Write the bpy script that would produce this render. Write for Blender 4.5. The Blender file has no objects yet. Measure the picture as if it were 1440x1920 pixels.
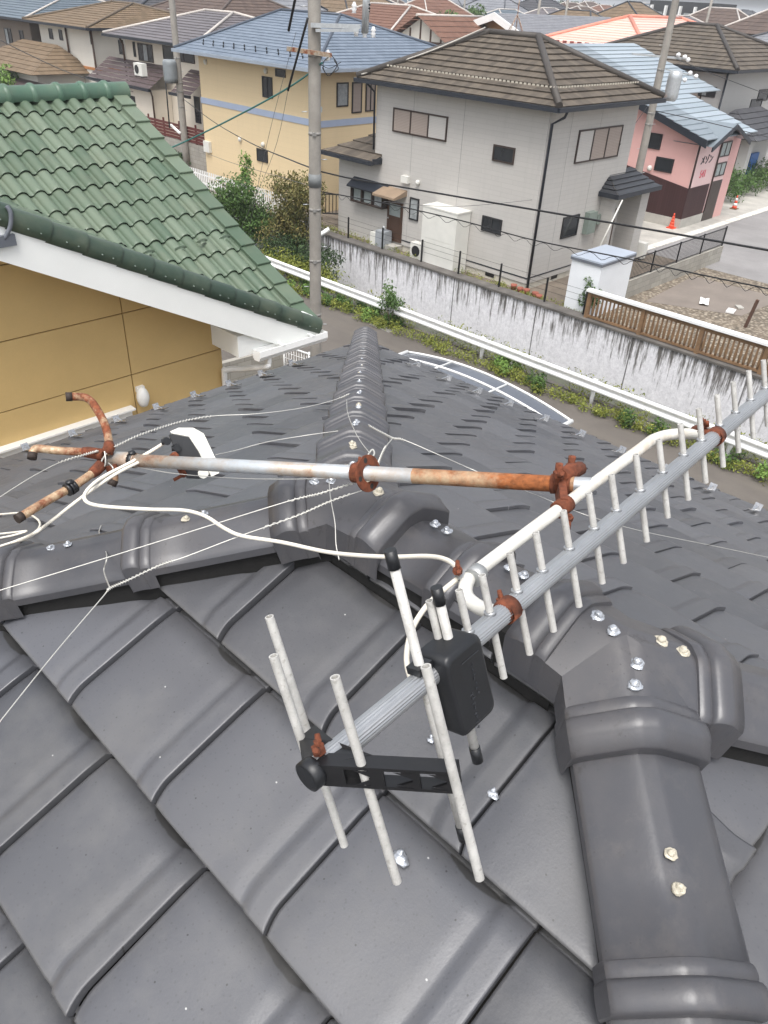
import bpy, math, random
from mathutils import Vector as V3, Matrix, noise
from math import sin, cos, tan, pi, radians, sqrt, floor
random.seed(7)
SC = bpy.context.scene
COL = SC.collection
# ------------------------------------------------------------------ frame
# world x = away from the camera to the right (across the road), y = along the road to the left, z = up; metres
ZC = 9.4
CF, PITCH, ROLL = 1435.007, 0.596903, -0.055854
HEAD = radians(43)
def rotw(v):                       # camera-aligned (right, forward, up) -> world
    x, y, z = v
    return V3((x*sin(HEAD)+y*cos(HEAD), -x*cos(HEAD)+y*sin(HEAD), z))
_f = V3((0, cos(PITCH), -sin(PITCH))); _r = V3((1, 0, 0)); _d = _f.cross(_r)
_r2 = cos(ROLL)*_r + sin(ROLL)*_d; _d2 = -sin(ROLL)*_r + cos(ROLL)*_d
FW, RT, DN = rotw(_f), rotw(_r2), rotw(_d2)
CAM = V3((0, 0, ZC))
def ray(x, y): return (FW + RT*((x-720)/CF) + DN*((y-960)/CF)).normalized()
def D(x, y, d): return CAM + ray(x, y)*d                     # at a distance
def PZ(x, y, z): r = ray(x, y); return CAM + r*((z-ZC)/r.z)  # on a level plane
def PU(x, y, u): r = ray(x, y); return CAM + r*(u/r.x)       # on a wall u = const
def PV(x, y, v): r = ray(x, y); return CAM + r*(v/r.y)       # on a wall v = const
FH = rotw((0, 1, 0))
def F(x, y, dist): r = ray(x, y); return CAM + r*(dist/r.dot(FH))
# ------------------------------------------------------------------ mesh helpers
ORG = {}
class MB:
    def __init__(s): s.v = []; s.f = []; s.uv = []; s.sm = []; s.rnd = []; s.cur = 0.5
    def vert(s, p): s.v.append(tuple(p)); s.rnd.append(s.cur); return len(s.v)-1
    def face(s, idx, uv=None, sm=False): s.f.append(tuple(idx)); s.uv.append(uv); s.sm.append(sm)
    def poly(s, pts, uv=None, sm=False): s.face([s.vert(p) for p in pts], uv, sm)
    def box(s, c, d, m=None):
        c = V3(c); hx, hy, hz = d[0]/2, d[1]/2, d[2]/2
        pts = [V3((x*hx, y*hy, z*hz)) for z in (-1, 1) for y in (-1, 1) for x in (-1, 1)]
        if m is not None: pts = [m @ p for p in pts]
        i = [s.vert(c+p) for p in pts]
        for q in ((0,2,3,1),(4,5,7,6),(0,1,5,4),(2,6,7,3),(0,4,6,2),(1,3,7,5)): s.face([i[k] for k in q])
    def box2(s, a, b):
        a = V3(a); b = V3(b); s.box((a+b)/2, [abs(b[i]-a[i]) for i in range(3)])
    def grid(s, rows, uvs=None, sm=True, close=False):
        idx = [[s.vert(p) for p in r] for r in rows]
        for j in range(len(rows)-1):
            n = len(rows[j])
            for i in range(n if close else n-1):
                k = (i+1) % n
                uv = None
                if uvs: uv = (uvs[j][i], uvs[j][k], uvs[j+1][k], uvs[j+1][i])
                s.face((idx[j][i], idx[j][k], idx[j+1][k], idx[j+1][i]), uv, sm)
        return idx
    def tube(s, path, r, n=8, cap=True, rad=None, sm=True, prof=None):
        path = [V3(p) for p in path]; rings = []; up = None
        for i, p in enumerate(path):
            t = (path[min(i+1, len(path)-1)]-path[max(i-1, 0)])
            t = t.normalized() if t.length > 1e-9 else V3((0, 0, 1))
            if up is None: up = V3((0, 0, 1)) if abs(t.z) < .9 else V3((1, 0, 0))
            a = (up - t*up.dot(t)).normalized(); b = t.cross(a); up = a
            rr = rad[i] if rad else r
            rings.append([p + (a*cos(2*pi*k/n)+b*sin(2*pi*k/n))*rr*(prof[k] if prof else 1) for k in range(n)])
        idx = s.grid(rings, sm=sm, close=True)
        if cap: s.face(idx[0][::-1]); s.face(idx[-1])
    def rod(s, a, b, r, n=10, hollow=False):
        a = V3(a); b = V3(b)
        if not hollow: s.tube([a, b], r, n); return
        t = (b-a).normalized(); k = r*1.6
        s.tube([a+t*k, a, a, a+t*k, b-t*k, b, b, b-t*k][1:2]+[b], r, n, cap=False)
        s.tube([a, a+t*k], r*.72, n, cap=False); s.tube([b-t*k, b], r*.72, n, cap=False)
        for e, q in ((a, a+t*k), (b, b-t*k)):
            up = V3((0, 0, 1)) if abs(t.z) < .9 else V3((1, 0, 0))
            A = (up-t*up.dot(t)).normalized(); B = t.cross(A)
            o = [e+(A*cos(2*pi*i/n)+B*sin(2*pi*i/n))*r for i in range(n)]
            m = [e+(A*cos(2*pi*i/n)+B*sin(2*pi*i/n))*r*.72 for i in range(n)]
            s.grid([o, m], close=True, sm=False)
            s.poly([q+(A*cos(2*pi*i/n)+B*sin(2*pi*i/n))*r*.72 for i in range(n)])
    def blob(s, c, r, sub=10, jit=.25, seed=0):
        c = V3(c); rows = []
        for j in range(sub+1):
            th = pi*j/sub; row = []
            for i in range(sub):
                ph = 2*pi*i/sub
                d = V3((sin(th)*cos(ph), sin(th)*sin(ph), cos(th)))
                k = 1+jit*noise.noise(d*1.7+V3((seed*3.1, seed, 0)))
                row.append(c+V3((d.x*r[0], d.y*r[1], d.z*r[2]))*k)
            rows.append(row)
        s.grid(rows, close=True)
    def prism(s, pts2, fn, d0, d1):            # outline extruded: fn(a, b, depth)
        n = len(pts2)
        A = [s.vert(fn(a, b, d0)) for a, b in pts2]; B = [s.vert(fn(a, b, d1)) for a, b in pts2]
        s.face(A[::-1]); s.face(B)
        for i in range(n): k = (i+1) % n; s.face((A[i], A[k], B[k], B[i]))
    def build(s, name, mat, parent=None, kind=None):
        org = V3((0, 0, 0))
        if parent is not None: org = ORG[parent.name]
        me = bpy.data.meshes.new(name)
        me.from_pydata([(p[0]-org.x, p[1]-org.y, p[2]-org.z) for p in s.v], [], s.f)
        if any(u is not None for u in s.uv):
            l = me.uv_layers.new(name='UVMap').data; k = 0
            for f, u in zip(s.f, s.uv):
                for i in range(len(f)):
                    l[k].uv = u[i] if u else (0, 0); k += 1
        if any(r != .5 for r in s.rnd):
            at = me.attributes.new('rnd', 'FLOAT', 'POINT'); at.data.foreach_set('value', s.rnd)
        me.polygons.foreach_set('use_smooth', s.sm)
        me.update()
        o = bpy.data.objects.new(name, me); COL.objects.link(o)
        if isinstance(mat, (list, tuple)):
            for m in mat: me.materials.append(m)
        else: me.materials.append(mat)
        ORG[o.name] = org
        if parent is not None: o.parent = parent
        if kind: o['kind'] = kind
        return o
def tag(o, label, cat, group=None):
    o['label'] = label; o['category'] = cat
    if group: o['group'] = group
    return o
def thing(name, loc, label, cat, group=None):
    o = bpy.data.objects.new(name, None); COL.objects.link(o); o.empty_display_size = .2
    o.location = loc; ORG[o.name] = V3(loc); return tag(o, label, cat, group)
def dup(root, loc, rz=0, label=None, sc=None):
    r = root.copy(); COL.objects.link(r); r.location = loc; r.rotation_euler = (0, 0, rz)
    if sc: r.scale = sc
    if label: r['label'] = label
    for c in list(root.children):
        d = c.copy(); COL.objects.link(d); d.parent = r
        for g in c.children:
            h = g.copy(); COL.objects.link(h); h.parent = d
    return r
def cat_curve(pts, n=6):
    pts = [V3(p) for p in pts]; out = []
    for i in range(len(pts)-1):
        p0 = pts[max(i-1, 0)]; p1 = pts[i]; p2 = pts[i+1]; p3 = pts[min(i+2, len(pts)-1)]
        for k in range(n):
            t = k/n
            out.append(.5*((2*p1)+(p2-p0)*t+(2*p0-5*p1+4*p2-p3)*t*t+(3*p1-p0-3*p2+p3)*t**3))
    return out+[pts[-1]]
# ------------------------------------------------------------------ materials
class NT:
    def __init__(s, name):
        s.m = bpy.data.materials.new(name); s.m.use_nodes = True; s.t = s.m.node_tree
        s.b = s.t.nodes['Principled BSDF']
    def n(s, typ, **kw):
        x = s.t.nodes.new('ShaderNode'+typ)
        for k, v in kw.items():
            if k.startswith('i'): x.inputs[int(k[1:])].default_value = v
            else: setattr(x, k, v)
        return x
    def l(s, a, b): s.t.links.new(a, b)
    def math(s, op, a, b=None, c=None):
        x = s.n('Math', operation=op)
        for i, q in enumerate((a, b, c)):
            if q is None: continue
            if isinstance(q, (int, float)): x.inputs[i].default_value = q
            else: s.l(q, x.inputs[i])
        return x.outputs[0]
    def mix(s, fac, a, b, typ='MIX'):
        x = s.n('Mix', data_type='RGBA', blend_type=typ)
        for i, q in ((0, fac), (6, a), (7, b)):
            if isinstance(q, (int, float)): x.inputs[i].default_value = q
            elif isinstance(q, tuple): x.inputs[i].default_value = q if len(q) == 4 else q+(1,)
            else: s.l(q, x.inputs[i])
        return x.outputs[2]
    def noise(s, vec, scale, detail=4, rough=.6):
        x = s.n('TexNoise'); x.inputs['Scale'].default_value = scale
        x.inputs['Detail'].default_value = detail; x.inputs['Roughness'].default_value = rough
        if vec is not None: s.l(vec, x.inputs['Vector'])
        return x.outputs['Fac']
    def ramp(s, fac, lo, hi, a=0., b=1.):
        x = s.n('MapRange'); x.clamp = True
        s.l(fac, x.inputs[0])
        for i, q in enumerate((lo, hi, a, b)): x.inputs[i+1].default_value = q
        return x.outputs[0]
    def obj(s): return s.n('TexCoord').outputs['Object']
    def scale(s, vec, sc):
        x = s.n('Mapping'); x.inputs['Scale'].default_value = sc; s.l(vec, x.inputs['Vector']); return x.outputs[0]
    def bump(s, h, strength=.3, dist=.01):
        x = s.n('Bump'); x.inputs['Strength'].default_value = strength; x.inputs['Distance'].default_value = dist
        s.l(h, x.inputs['Height']); s.l(x.outputs[0], s.b.inputs['Normal'])
    def col(s, c): s.l(c, s.b.inputs['Base Color'])
    def set(s, rough=.5, metal=0, spec=.5):
        s.b.inputs['Roughness'].default_value = rough; s.b.inputs['Metallic'].default_value = metal
        s.b.inputs['Specular IOR Level'].default_value = spec; return s.m
def sc3(c, k): return tuple(min(1, x*k) for x in c)
def mat(name, c, rough=.6, metal=0, var=.15, vs=2.5, bump=.15, bs=40, spec=.4, bd=.004):
    t = NT(name); o = t.obj()
    n1 = t.noise(o, vs, 6, .65); n2 = t.noise(o, bs, 3)
    base = t.mix(t.ramp(n1, .3, .7), sc3(c, 1-var), sc3(c, 1+var))
    base = t.mix(t.ramp(n2, .35, .65, 0, .25), base, sc3(c, 1-var*1.2))
    t.col(base)
    if bump: t.bump(n2, bump, bd)
    t.l(t.ramp(n1, .2, .8, max(0, rough-.08), min(1, rough+.08)), t.b.inputs['Roughness'])
    m = t.set(rough, metal, spec)
    return m
def rust_mat(name, base, rust=(.16, .045, .018), lo=.45, hi=.6, sc=9, metal=.7, axis=None):
    t = NT(name); o = t.obj()
    n1 = t.noise(o, sc, 8, .7); n2 = t.noise(o, 90, 4)
    k = t.ramp(n1, lo, hi)
    rc = t.mix(t.ramp(n2, .3, .7), sc3(rust, .55), sc3(rust, 1.5))
    bc = t.mix(t.ramp(t.noise(o, 25), .3, .7), sc3(base, .85), base)
    halo = t.ramp(n1, lo-.14, lo+.02, 0, .55)
    bc = t.mix(halo, bc, (.42, .25, .09))
    t.col(t.mix(k, bc, rc)); t.l(t.ramp(k, 0, 1, metal, 0), t.b.inputs['Metallic'])
    t.l(t.ramp(k, 0, 1, .38, .9), t.b.inputs['Roughness']); t.bump(t.math('MULTIPLY', n2, k), .5, .003)
    return t.m
def siding(name, c, h=.15, w=.9, var=.06, line=.8, rough=.7, dirt=.12):
    t = NT(name); o = t.obj(); s = t.n('SeparateXYZ'); t.l(o, s.inputs[0])
    cb = t.n('CombineXYZ'); t.l(t.math('ADD', s.outputs[0], s.outputs[1]), cb.inputs[0]); t.l(s.outputs[2], cb.inputs[1])
    b = t.n('TexBrick'); t.l(cb.outputs[0], b.inputs['Vector'])
    b.inputs['Color1'].default_value = sc3(c, 1-var)+(1,); b.inputs['Color2'].default_value = sc3(c, 1+var)+(1,)
    b.inputs['Mortar'].default_value = sc3(c, line)+(1,); b.inputs['Scale'].default_value = 1
    b.inputs['Mortar Size'].default_value = .006; b.inputs['Mortar Smooth'].default_value = .3
    b.inputs['Brick Width'].default_value = w; b.inputs['Row Height'].default_value = h
    st = t.noise(t.scale(o, (3, 3, .35)), 1.2, 6, .7)
    cc = t.mix(t.ramp(st, .5, .8, 0, dirt*2.5), b.outputs['Color'], sc3(c, .72))
    t.col(cc); t.bump(b.outputs['Fac'], .25, -.004); return t.set(rough, 0, .3)
def rooftile(name, c1, c2, w=.33, rough=.6, metal=0, stag=.5, spec=.3):
    t = NT(name); uv = t.n('UVMap').outputs[0]; s = t.n('SeparateXYZ'); t.l(uv, s.inputs[0])
    row = t.math('FLOOR', s.outputs[1])
    x = t.math('FLOOR', t.math('ADD', t.math('DIVIDE', s.outputs[0], w), t.math('MULTIPLY', row, stag)))
    cb = t.n('CombineXYZ'); t.l(x, cb.inputs[0]); t.l(row, cb.inputs[1])
    wn = t.n('TexWhiteNoise', noise_dimensions='2D'); t.l(cb.outputs[0], wn.inputs['Vector'])
    n1 = t.noise(t.obj(), 3, 6, .7)
    f = t.math('ADD', t.math('MULTIPLY', wn.outputs[0], .6), t.math('MULTIPLY', t.ramp(n1, .3, .7), .4))
    fx = t.math('FRACT', t.math('ADD', t.math('DIVIDE', s.outputs[0], w), t.math('MULTIPLY', row, stag)))
    gap = t.math('LESS_THAN', fx, .05)
    cc = t.mix(t.math('MULTIPLY', gap, .55), t.mix(f, c1, c2), sc3(c1, .35))
    t.col(cc); t.bump(fx, .3, .01); return t.set(rough, metal, spec)
# ================================================================== the roof underfoot
T = .45; CA, SA = cos(math.atan(T)), sin(math.atan(T))
RU, RV1, RV2 = .92, .325, .957           # main ridge: x, and its two ends in y
ZR = ZC-.822                              # top of the ridge tiles
ZP = ZR-.112                              # apex line of the tiled planes
HALF = 3.62
def roof_z(u, v): return ZP - T*max(RU-u, u-RU, v-RV2, RV1-v)
def roof_hit(x, y, off=0.):
    r = ray(x, y); a = .4; b = None; d = .4
    while d < 14:
        p = CAM+r*d
        if p.z < roof_z(p.x, p.y)+off: b = d; break
        a = d; d += .05
    if b is None: return CAM+r*6
    for _ in range(30):
        m = (a+b)/2; p = CAM+r*m
        if p.z < roof_z(p.x, p.y)+off: b = m
        else: a = m
    return CAM+r*b

# glazed dark grey tile
def own_tile_mat():
    t = NT('dark_grey_tile'); o = t.obj()
    at = t.n('Attribute', attribute_name='rnd').outputs['Fac']
    uv = t.n('UVMap').outputs[0]; s = t.n('SeparateXYZ'); t.l(uv, s.inputs[0])
    n1 = t.noise(o, 1.3, 5, .6); n2 = t.noise(o, 7, 6, .7); n3 = t.noise(o, 240, 2)
    b = t.mix(at, (.052, .0545, .062), (.090, .093, .104))
    b = t.mix(t.ramp(n1, .35, .65, 0, .55), b, (.085, .083, .086))
    b = t.mix(t.ramp(n2, .55, .75, 0, .35), b, (.125, .125, .125))
    # damp stain below the course above, plus lap shade painted in, butt ends too
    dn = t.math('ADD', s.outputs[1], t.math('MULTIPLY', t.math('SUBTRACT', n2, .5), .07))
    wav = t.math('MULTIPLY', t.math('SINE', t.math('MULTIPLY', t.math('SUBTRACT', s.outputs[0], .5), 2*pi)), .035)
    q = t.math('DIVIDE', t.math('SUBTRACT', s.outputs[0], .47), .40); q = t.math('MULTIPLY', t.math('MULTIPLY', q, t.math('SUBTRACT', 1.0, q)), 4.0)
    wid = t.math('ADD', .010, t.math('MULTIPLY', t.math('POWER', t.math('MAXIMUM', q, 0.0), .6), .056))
    damp_shade = t.ramp(t.math('SUBTRACT', dn, wid), -.006, .004, .75, 0)
    b = t.mix(damp_shade, b, (.028, .027, .025))
    edge = t.ramp(dn, .965, 1.0, 0, .22); b = t.mix(edge, b, (.155, .145, .125))
    vo = t.n('TexVoronoi', voronoi_dimensions='2D'); vo.inputs['Scale'].default_value = 9; t.l(o, vo.inputs['Vector'])
    b = t.mix(t.ramp(vo.outputs['Distance'], .010, .017, .85, 0), b, (.02, .02, .02))
    vo3 = t.n('TexVoronoi', voronoi_dimensions='2D'); vo3.inputs['Scale'].default_value = 55; t.l(o, vo3.inputs['Vector'])
    b = t.mix(t.ramp(vo3.outputs['Distance'], .05, .12, .35, 0), b, (.04, .04, .042))
    vo2 = t.n('TexVoronoi', voronoi_dimensions='2D'); vo2.inputs['Scale'].default_value = 3.4; t.l(t.scale(o, (1.1, .9, 1)), vo2.inputs['Vector'])
    b = t.mix(t.ramp(vo2.outputs['Distance'], .003, .0065, .8, 0), b, (.5, .5, .48))
    n5 = t.noise(t.scale(o, (1.0, 1.0, .3)), 2.6, 7, .72); b = t.mix(t.ramp(n5, .50, .72, 0, .5), b, (.125, .122, .118))
    n8 = t.noise(o, 18, 5, .6); t.col(b); t.bump(t.math('ADD', n3, t.math('MULTIPLY', n8, 1.2)), .13, .002)
    t.l(t.ramp(n5, .3, .7, .29, .56), t.b.inputs['Roughness'])
    return t.set(.45, 0, .6)
def ridge_mat():
    t = NT('dark_grey_ridge_tile'); o = t.obj()
    at = t.n('Attribute', attribute_name='rnd').outputs['Fac']
    n1 = t.noise(o, 4, 6, .7); n2 = t.noise(o, 30, 5, .7); n3 = t.noise(o, 220, 2)
    b = t.mix(at, (.046, .0465, .052), (.068, .068, .075))
    b = t.mix(t.ramp(n1, .42, .72, 0, .6), b, (.088, .081, .079))
    sp = t.math('MULTIPLY', t.ramp(n2, .60, .66), t.ramp(n1, .45, .6))
    b = t.mix(t.math('MULTIPLY', sp, .55), b, (.03, .027, .026))
    n6 = t.noise(t.scale(o, (1, 1, .4)), 11, 7, .75); b = t.mix(t.ramp(n6, .52, .74, 0, .45), b, (.125, .115, .108))
    vo3 = t.n('TexVoronoi'); vo3.inputs['Scale'].default_value = 70; t.l(o, vo3.inputs['Vector'])
    b = t.mix(t.math('MULTIPLY', t.ramp(vo3.outputs['Distance'], .05, .12, .6, 0), t.ramp(n1, .4, .6)), b, (.018, .017, .017))
    t.col(b); t.bump(n3, .12, .0015); t.l(t.ramp(n1, .3, .7, .30, .46), t.b.inputs['Roughness'])
    return t.set(.42, 0, .6)
M_TILE, M_RIDGE = own_tile_mat(), ridge_mat()
M_UNDER = mat('roof_underlay', (.03, .028, .026), .9)
M_MORTAR = mat('black_mortar', (.014, .0135, .013), .95, bump=.6)
M_CAULK = mat('silver_sealant', (.50, .52, .55), .18, .55, .45, 60, .5, 120, .8)
M_CAULKW = mat('aged_sealant', (.48, .44, .35), .35, 0, .35, 60, .5, 120, .5)
M_STEEL = mat('stainless', (.6, .6, .6), .25, 1, .1)
M_OWNWALL = siding('own_wall_siding', (.55, .52, .47), .2)

TW, EX = .306, .2749
XS = [0, .015, .05, .1, .17, .26, .36, .47, .58, .68, .74, .78, .815, .85, .89, .93, .965, .988, 1.0]
def prof(x):
    def sm(a, b, t): t = min(1, max(0, (t-a)/(b-a))); return t*t*(3-2*t)
    h = -.002+.0065*sm(0, .13, x)-.003*sm(.36, .54, x)
    h -= .004*sm(.72, .805, x); h += .011*sm(.81, .845, x); h -= .001*sm(.985, 1, x)
    return h
FS = [-.02, .014, .024, .036, .2, .45, .7, .83, .87, .91, .95, .985, 1.0]
def tile_field(d, r, base, xr, inside, b0, a0, n, seed, gap=.0019, rel=1.):
    """courses of interlocking flat tiles; base = plan point on the ridge, d = plan downslope, r = plan along the courses"""
    mb = MB(); rs = random.Random(seed)
    d = V3((d[0], d[1], 0)); r = V3((r[0], r[1], 0)); nrm = V3((d.x*SA, d.y*SA, CA)); dn = V3((d.x*CA, d.y*CA, -SA))
    O = V3((base[0], base[1], ZP))
    for j in range(-1, n):
        s1 = b0+j*EX
        off = a0 + (0 if j % 2 else TW/2)
        i0 = int(floor((xr[0]-off)/TW))-1; i1 = int((xr[1]-off)/TW)+2
        for i in range(i0, i1):
            x0 = off+i*TW
            c = O+dn*(s1-EX/2)+r*(x0+TW/2)
            if not inside(c.x, c.y, .28): continue
            mb.cur = rs.random(); jit = (rs.random()-.5)*.003; tl = (rs.random()-.5)*.006; rk = .026+(rs.random()-.5)*.009
            rows = []; uvs = []
            for f in FS:
                s = max(.0, s1-EX+f*EX); sh = .013*max(0, (f-.84)/.16)**1.6
                ramp = .001+rk*f+jit-(.0022*max(0, (f-.97)/.03)**2)
                row = []; uv = []
                for x in XS:
                    px = gap+x*(TW-2*gap)+sh
                    h = ramp*rel+prof(x)*rel+tl*(x-.5)*2-(.014 if f < .026 else (.003 if f < .04 else 0))
                    row.append(O+dn*s+r*(x0+px)+nrm*h); uv.append((x, f))
                rows.append(row); uvs.append(uv)
            keep = []
            idx = [[mb.vert(p) for p in rw] for rw in rows]
            okv = [[inside(p.x, p.y, .012) for p in rw] for rw in rows]
            for jj in range(len(rows)-1):
                for ii in range(len(XS)-1):
                    if okv[jj][ii] or okv[jj+1][ii+1]:
                        mb.face((idx[jj][ii], idx[jj+1][ii], idx[jj+1][ii+1], idx[jj][ii+1]),
                                (uvs[jj][ii], uvs[jj+1][ii], uvs[jj+1][ii+1], uvs[jj][ii+1]), True)
            L = len(rows)-1
            lo = [mb.vert(p-nrm*.027+dn*-.004) for p in rows[L]]
            for ii in range(len(XS)-1):       # butt end, given the dark stain tone as painted shade
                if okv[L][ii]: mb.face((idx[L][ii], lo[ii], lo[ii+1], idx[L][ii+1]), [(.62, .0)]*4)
            for e in (0, len(XS)-1):          # the two long edges
                lw = [mb.vert(rw[e]-nrm*.018) for rw in rows]
                for jj in range(L):
                    if okv[jj][e]:
                        q = (idx[jj][e], lw[jj], lw[jj+1], idx[jj+1][e])
                        mb.face(q if e == 0 else q[::-1], [(.3, .5)]*4)
    return mb
UR0, UR1, VR0, VR1 = RU-HALF, RU+HALF, RV1-HALF, RV2+HALF
def in_A(u, v, m): q = RU-u; return -m < q < HALF+m and RV1-q-m < v < RV2+q+m
def in_B(u, v, m): q = u-RU; return -m < q < HALF+m and RV1-q-m < v < RV2+q+m
def in_C(u, v, m): q = v-RV2; return -m < q < HALF+m and RU-q-m < u < RU+q+m
def in_D(u, v, m): q = RV1-v; return -m < q < HALF+m and RU-q-m < u < RU+q+m
house = thing('tiled_house', (RU, .64, 0), 'house under the camera with a hip roof of dark grey flat tiles', 'house')
NC = 15
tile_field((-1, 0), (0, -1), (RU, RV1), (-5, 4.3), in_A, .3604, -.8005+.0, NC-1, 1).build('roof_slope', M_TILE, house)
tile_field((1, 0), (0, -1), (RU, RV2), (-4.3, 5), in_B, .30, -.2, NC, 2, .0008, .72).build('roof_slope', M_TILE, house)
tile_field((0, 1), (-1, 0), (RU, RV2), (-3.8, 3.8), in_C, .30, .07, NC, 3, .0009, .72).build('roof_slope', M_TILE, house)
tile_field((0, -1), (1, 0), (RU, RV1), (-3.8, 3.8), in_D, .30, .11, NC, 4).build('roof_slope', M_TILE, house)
mb = MB(); e = .03; ze = ZP-T*HALF-e; zt = ZP-e
c00, c10, c11, c01 = (UR0, VR0, ze), (UR1, VR0, ze), (UR1, VR1, ze), (UR0, VR1, ze); r1, r2 = (RU, RV1, zt), (RU, RV2, zt)
mb.poly([c00, r1, r2, c01]); mb.poly([c10, c11, r2, r1]); mb.poly([c01, r2, c11]); mb.poly([c00, c10, r1])
mb.poly([c00, c01, c11, c10]); mb.build('roof_deck', M_UNDER, house)
M_DKMETAL = mat('dark_metal_gutter', (.03, .03, .032), .45)
mb = MB()
for a, b in ((c00, c10), (c10, c11), (c11, c01), (c01, c00)):
    a, b = V3(a), V3(b); n = V3((b.y-a.y, a.x-b.x, 0)).normalized()
    mb.box2(V3((min(a.x, b.x), min(a.y, b.y), ze-.2)) - V3((.02, .02, 0)), V3((max(a.x, b.x), max(a.y, b.y), ze-.01))+V3((.02, .02, 0)))
mb.build('fascia', M_DKMETAL, house)
mb = MB(); mb.box2((UR0+.55, VR0+.55, 0), (UR1-.55, VR1-.55, ze-.21)); mb.build('wall', M_OWNWALL, house)

# ridge and hip tiles ------------------------------------------------
RW, WS, RR = .095, .57, .034
def wing(x, w=RW): a = max(0, abs(x)-.010); return -WS*(sqrt(a*a+.011**2)-.011)
def ridge_piece(p, t, L, bead=True, w=RW, lift=0., skirt=.016, seed=0):
    """p = crest start (uphill), t = unit 3D direction downhill; a bead closes the lower end"""
    t = V3(t); side = V3((-t.y, t.x, 0)).normalized(); up = t.cross(side)*-1
    if up.z < 0: up = -up
    mb = MB(); mb.cur = random.Random(seed).random()
    ls = []
    bl = .062
    if L > bl+.02:
        k = max(2, int((L-bl)/.08))
        ls += [(L-bl)*i/k for i in range(k+1)]; lb = L-bl
    else: ls += [0]; lb = 0
    prof_l = [(l, -.010*(1-l/max(L, .01))) for l in ls]
    if bead:
        prof_l += [(lb+.002, .003), (lb+.006, .006), (lb+.014, .0078), (lb+.019, .0068), (lb+.0215, .0062)]
        for i in range(0, 10):
            a = pi*i/9*.80+.10
            prof_l.append((lb+.022+.0205*(1-cos(a)), .0055+.0135*sin(a)**.8))
        prof_l.append((L+.0, .006)); prof_l.append((L+.001, .0))
    xs = [-1, -.985, -.94, -.8, -.6, -.4, -.28, -.22, -.17, -.13, -.10, -.07, 0, .07, .10, .13, .17, .22, .28, .4, .6, .8, .94, .985, 1]
    rows = []
    for l, h in prof_l:
        row = []; k = 1+max(0, h)*3.6/.137*.25
        hb = h+lift
        ww = w*(1+max(0, h)*.45/.137); sk = (max(skirt, .05) if l > lb+.001 and bead else skirt)+max(0, h)*.6
        row.append(p+t*l+side*(-ww*1.004)+up*(wing(w)+hb-sk-.006))
        for x in xs:
            ed = -.006*max(0, (abs(x)-.9)/.1)**2
            row.append(p+t*l+side*(x*ww)+up*(wing(x*w)+hb+ed))
        row.append(p+t*l+side*(ww*1.004)+up*(wing(w)+hb-sk-.006))
        rows.append(row)
    nb = len(ls); cutp = [0, nb] + ([nb+4] if bead else []) + [len(rows)-1]
    for a_, b_ in zip(cutp[:-1], cutp[1:]):
        seg = rows[a_:b_+1]
        mb.grid([r[1:-1] for r in seg]); mb.grid([r[:2] for r in seg], sm=False); mb.grid([r[-2:] for r in seg], sm=False)
    for rw in (rows[-1], rows[0]):          # end faces
        i = [mb.vert(q) for q in rw]; lo = [mb.vert(V3(q)-up*.03) for q in rw[1:-1]]
        for k in range(len(lo)-1): mb.face((i[k+1], i[k+2], lo[k+1], lo[k]))
        mb.face((i[0], i[1], lo[0])); mb.face((i[-1], lo[-1], i[-2]))
    return mb
def screw(parent, p, up, r=.012, white=False, seed=0):
    mb = MB(); rs = random.Random(seed+5)
    r *= .72; mb.blob(p, (r*1.35, r*1.25, r*.5), 18, .35, seed)
    mb.blob(V3(p)+V3((rs.uniform(-.002, .002), rs.uniform(-.002, .002), r*.45)), (r*.8, r*.8, r*.75), 16, .22, seed+9)
    return mb.build('screw', M_CAULKW if white else M_CAULK, parent)
hipn = sqrt(2+T*T)
def run(p0, pd, grade, start, total, step, seed, skip=None):
    """a run of ridge tiles from a junction: pd = plan unit dir, grade = fall per metre of plan"""
    t = V3((pd[0], pd[1], -grade)).normalized(); n = int((total-start)/step+.999)
    for k in range(n):
        s = start+k*step
        L = min(step+.016, total-s+.02)
        if L < .13: continue
        tl = ridge_piece(V3(p0)+t*s, t, L, seed=seed+k).build('ridge_tile', M_RIDGE, house)
        side = V3((-t.y, t.x, 0))
        if k < 12:
            for q in (0, 1):
                pp = V3(p0)+t*(s+L*.46+q*.042)+side*(.012*(random.random()-.3)); pp.z += -.002
                screw(tl, pp, None, .0095, seed == 40 or random.random() < .2, seed+k*2+q)
s2 = sqrt(.5)
HG = T*s2
J1, J2 = V3((RU, RV1, ZR)), V3((RU, RV2, ZR))
HL = HALF*hipn+.03
run(J2, (s2, s2), HG, .165, HL, .316, 10)
run(J2, (-s2, s2), HG, .165, HL, .316, 20)
run(J1, (s2, -s2), HG, .18, HL, .316, 30)
run(J1, (-s2, -s2), HG, .165, HL, .316, 40)
# the short main ridge between the two junctions
for k, (a, L) in enumerate(((.165, .19), (.34, .17))):
    tl = ridge_piece(J2+V3((0, -a, -.004)), V3((0, -1, 0)), L, bead=k == 0, lift=-.004+.0*k, seed=60+k).build('ridge_tile', M_RIDGE, house)
    for q in (0, 1):
        screw(tl, J2+V3((.014, -a-.055-.03*q, -.005)), None, .0105, False, 70+k*2+q)

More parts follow.
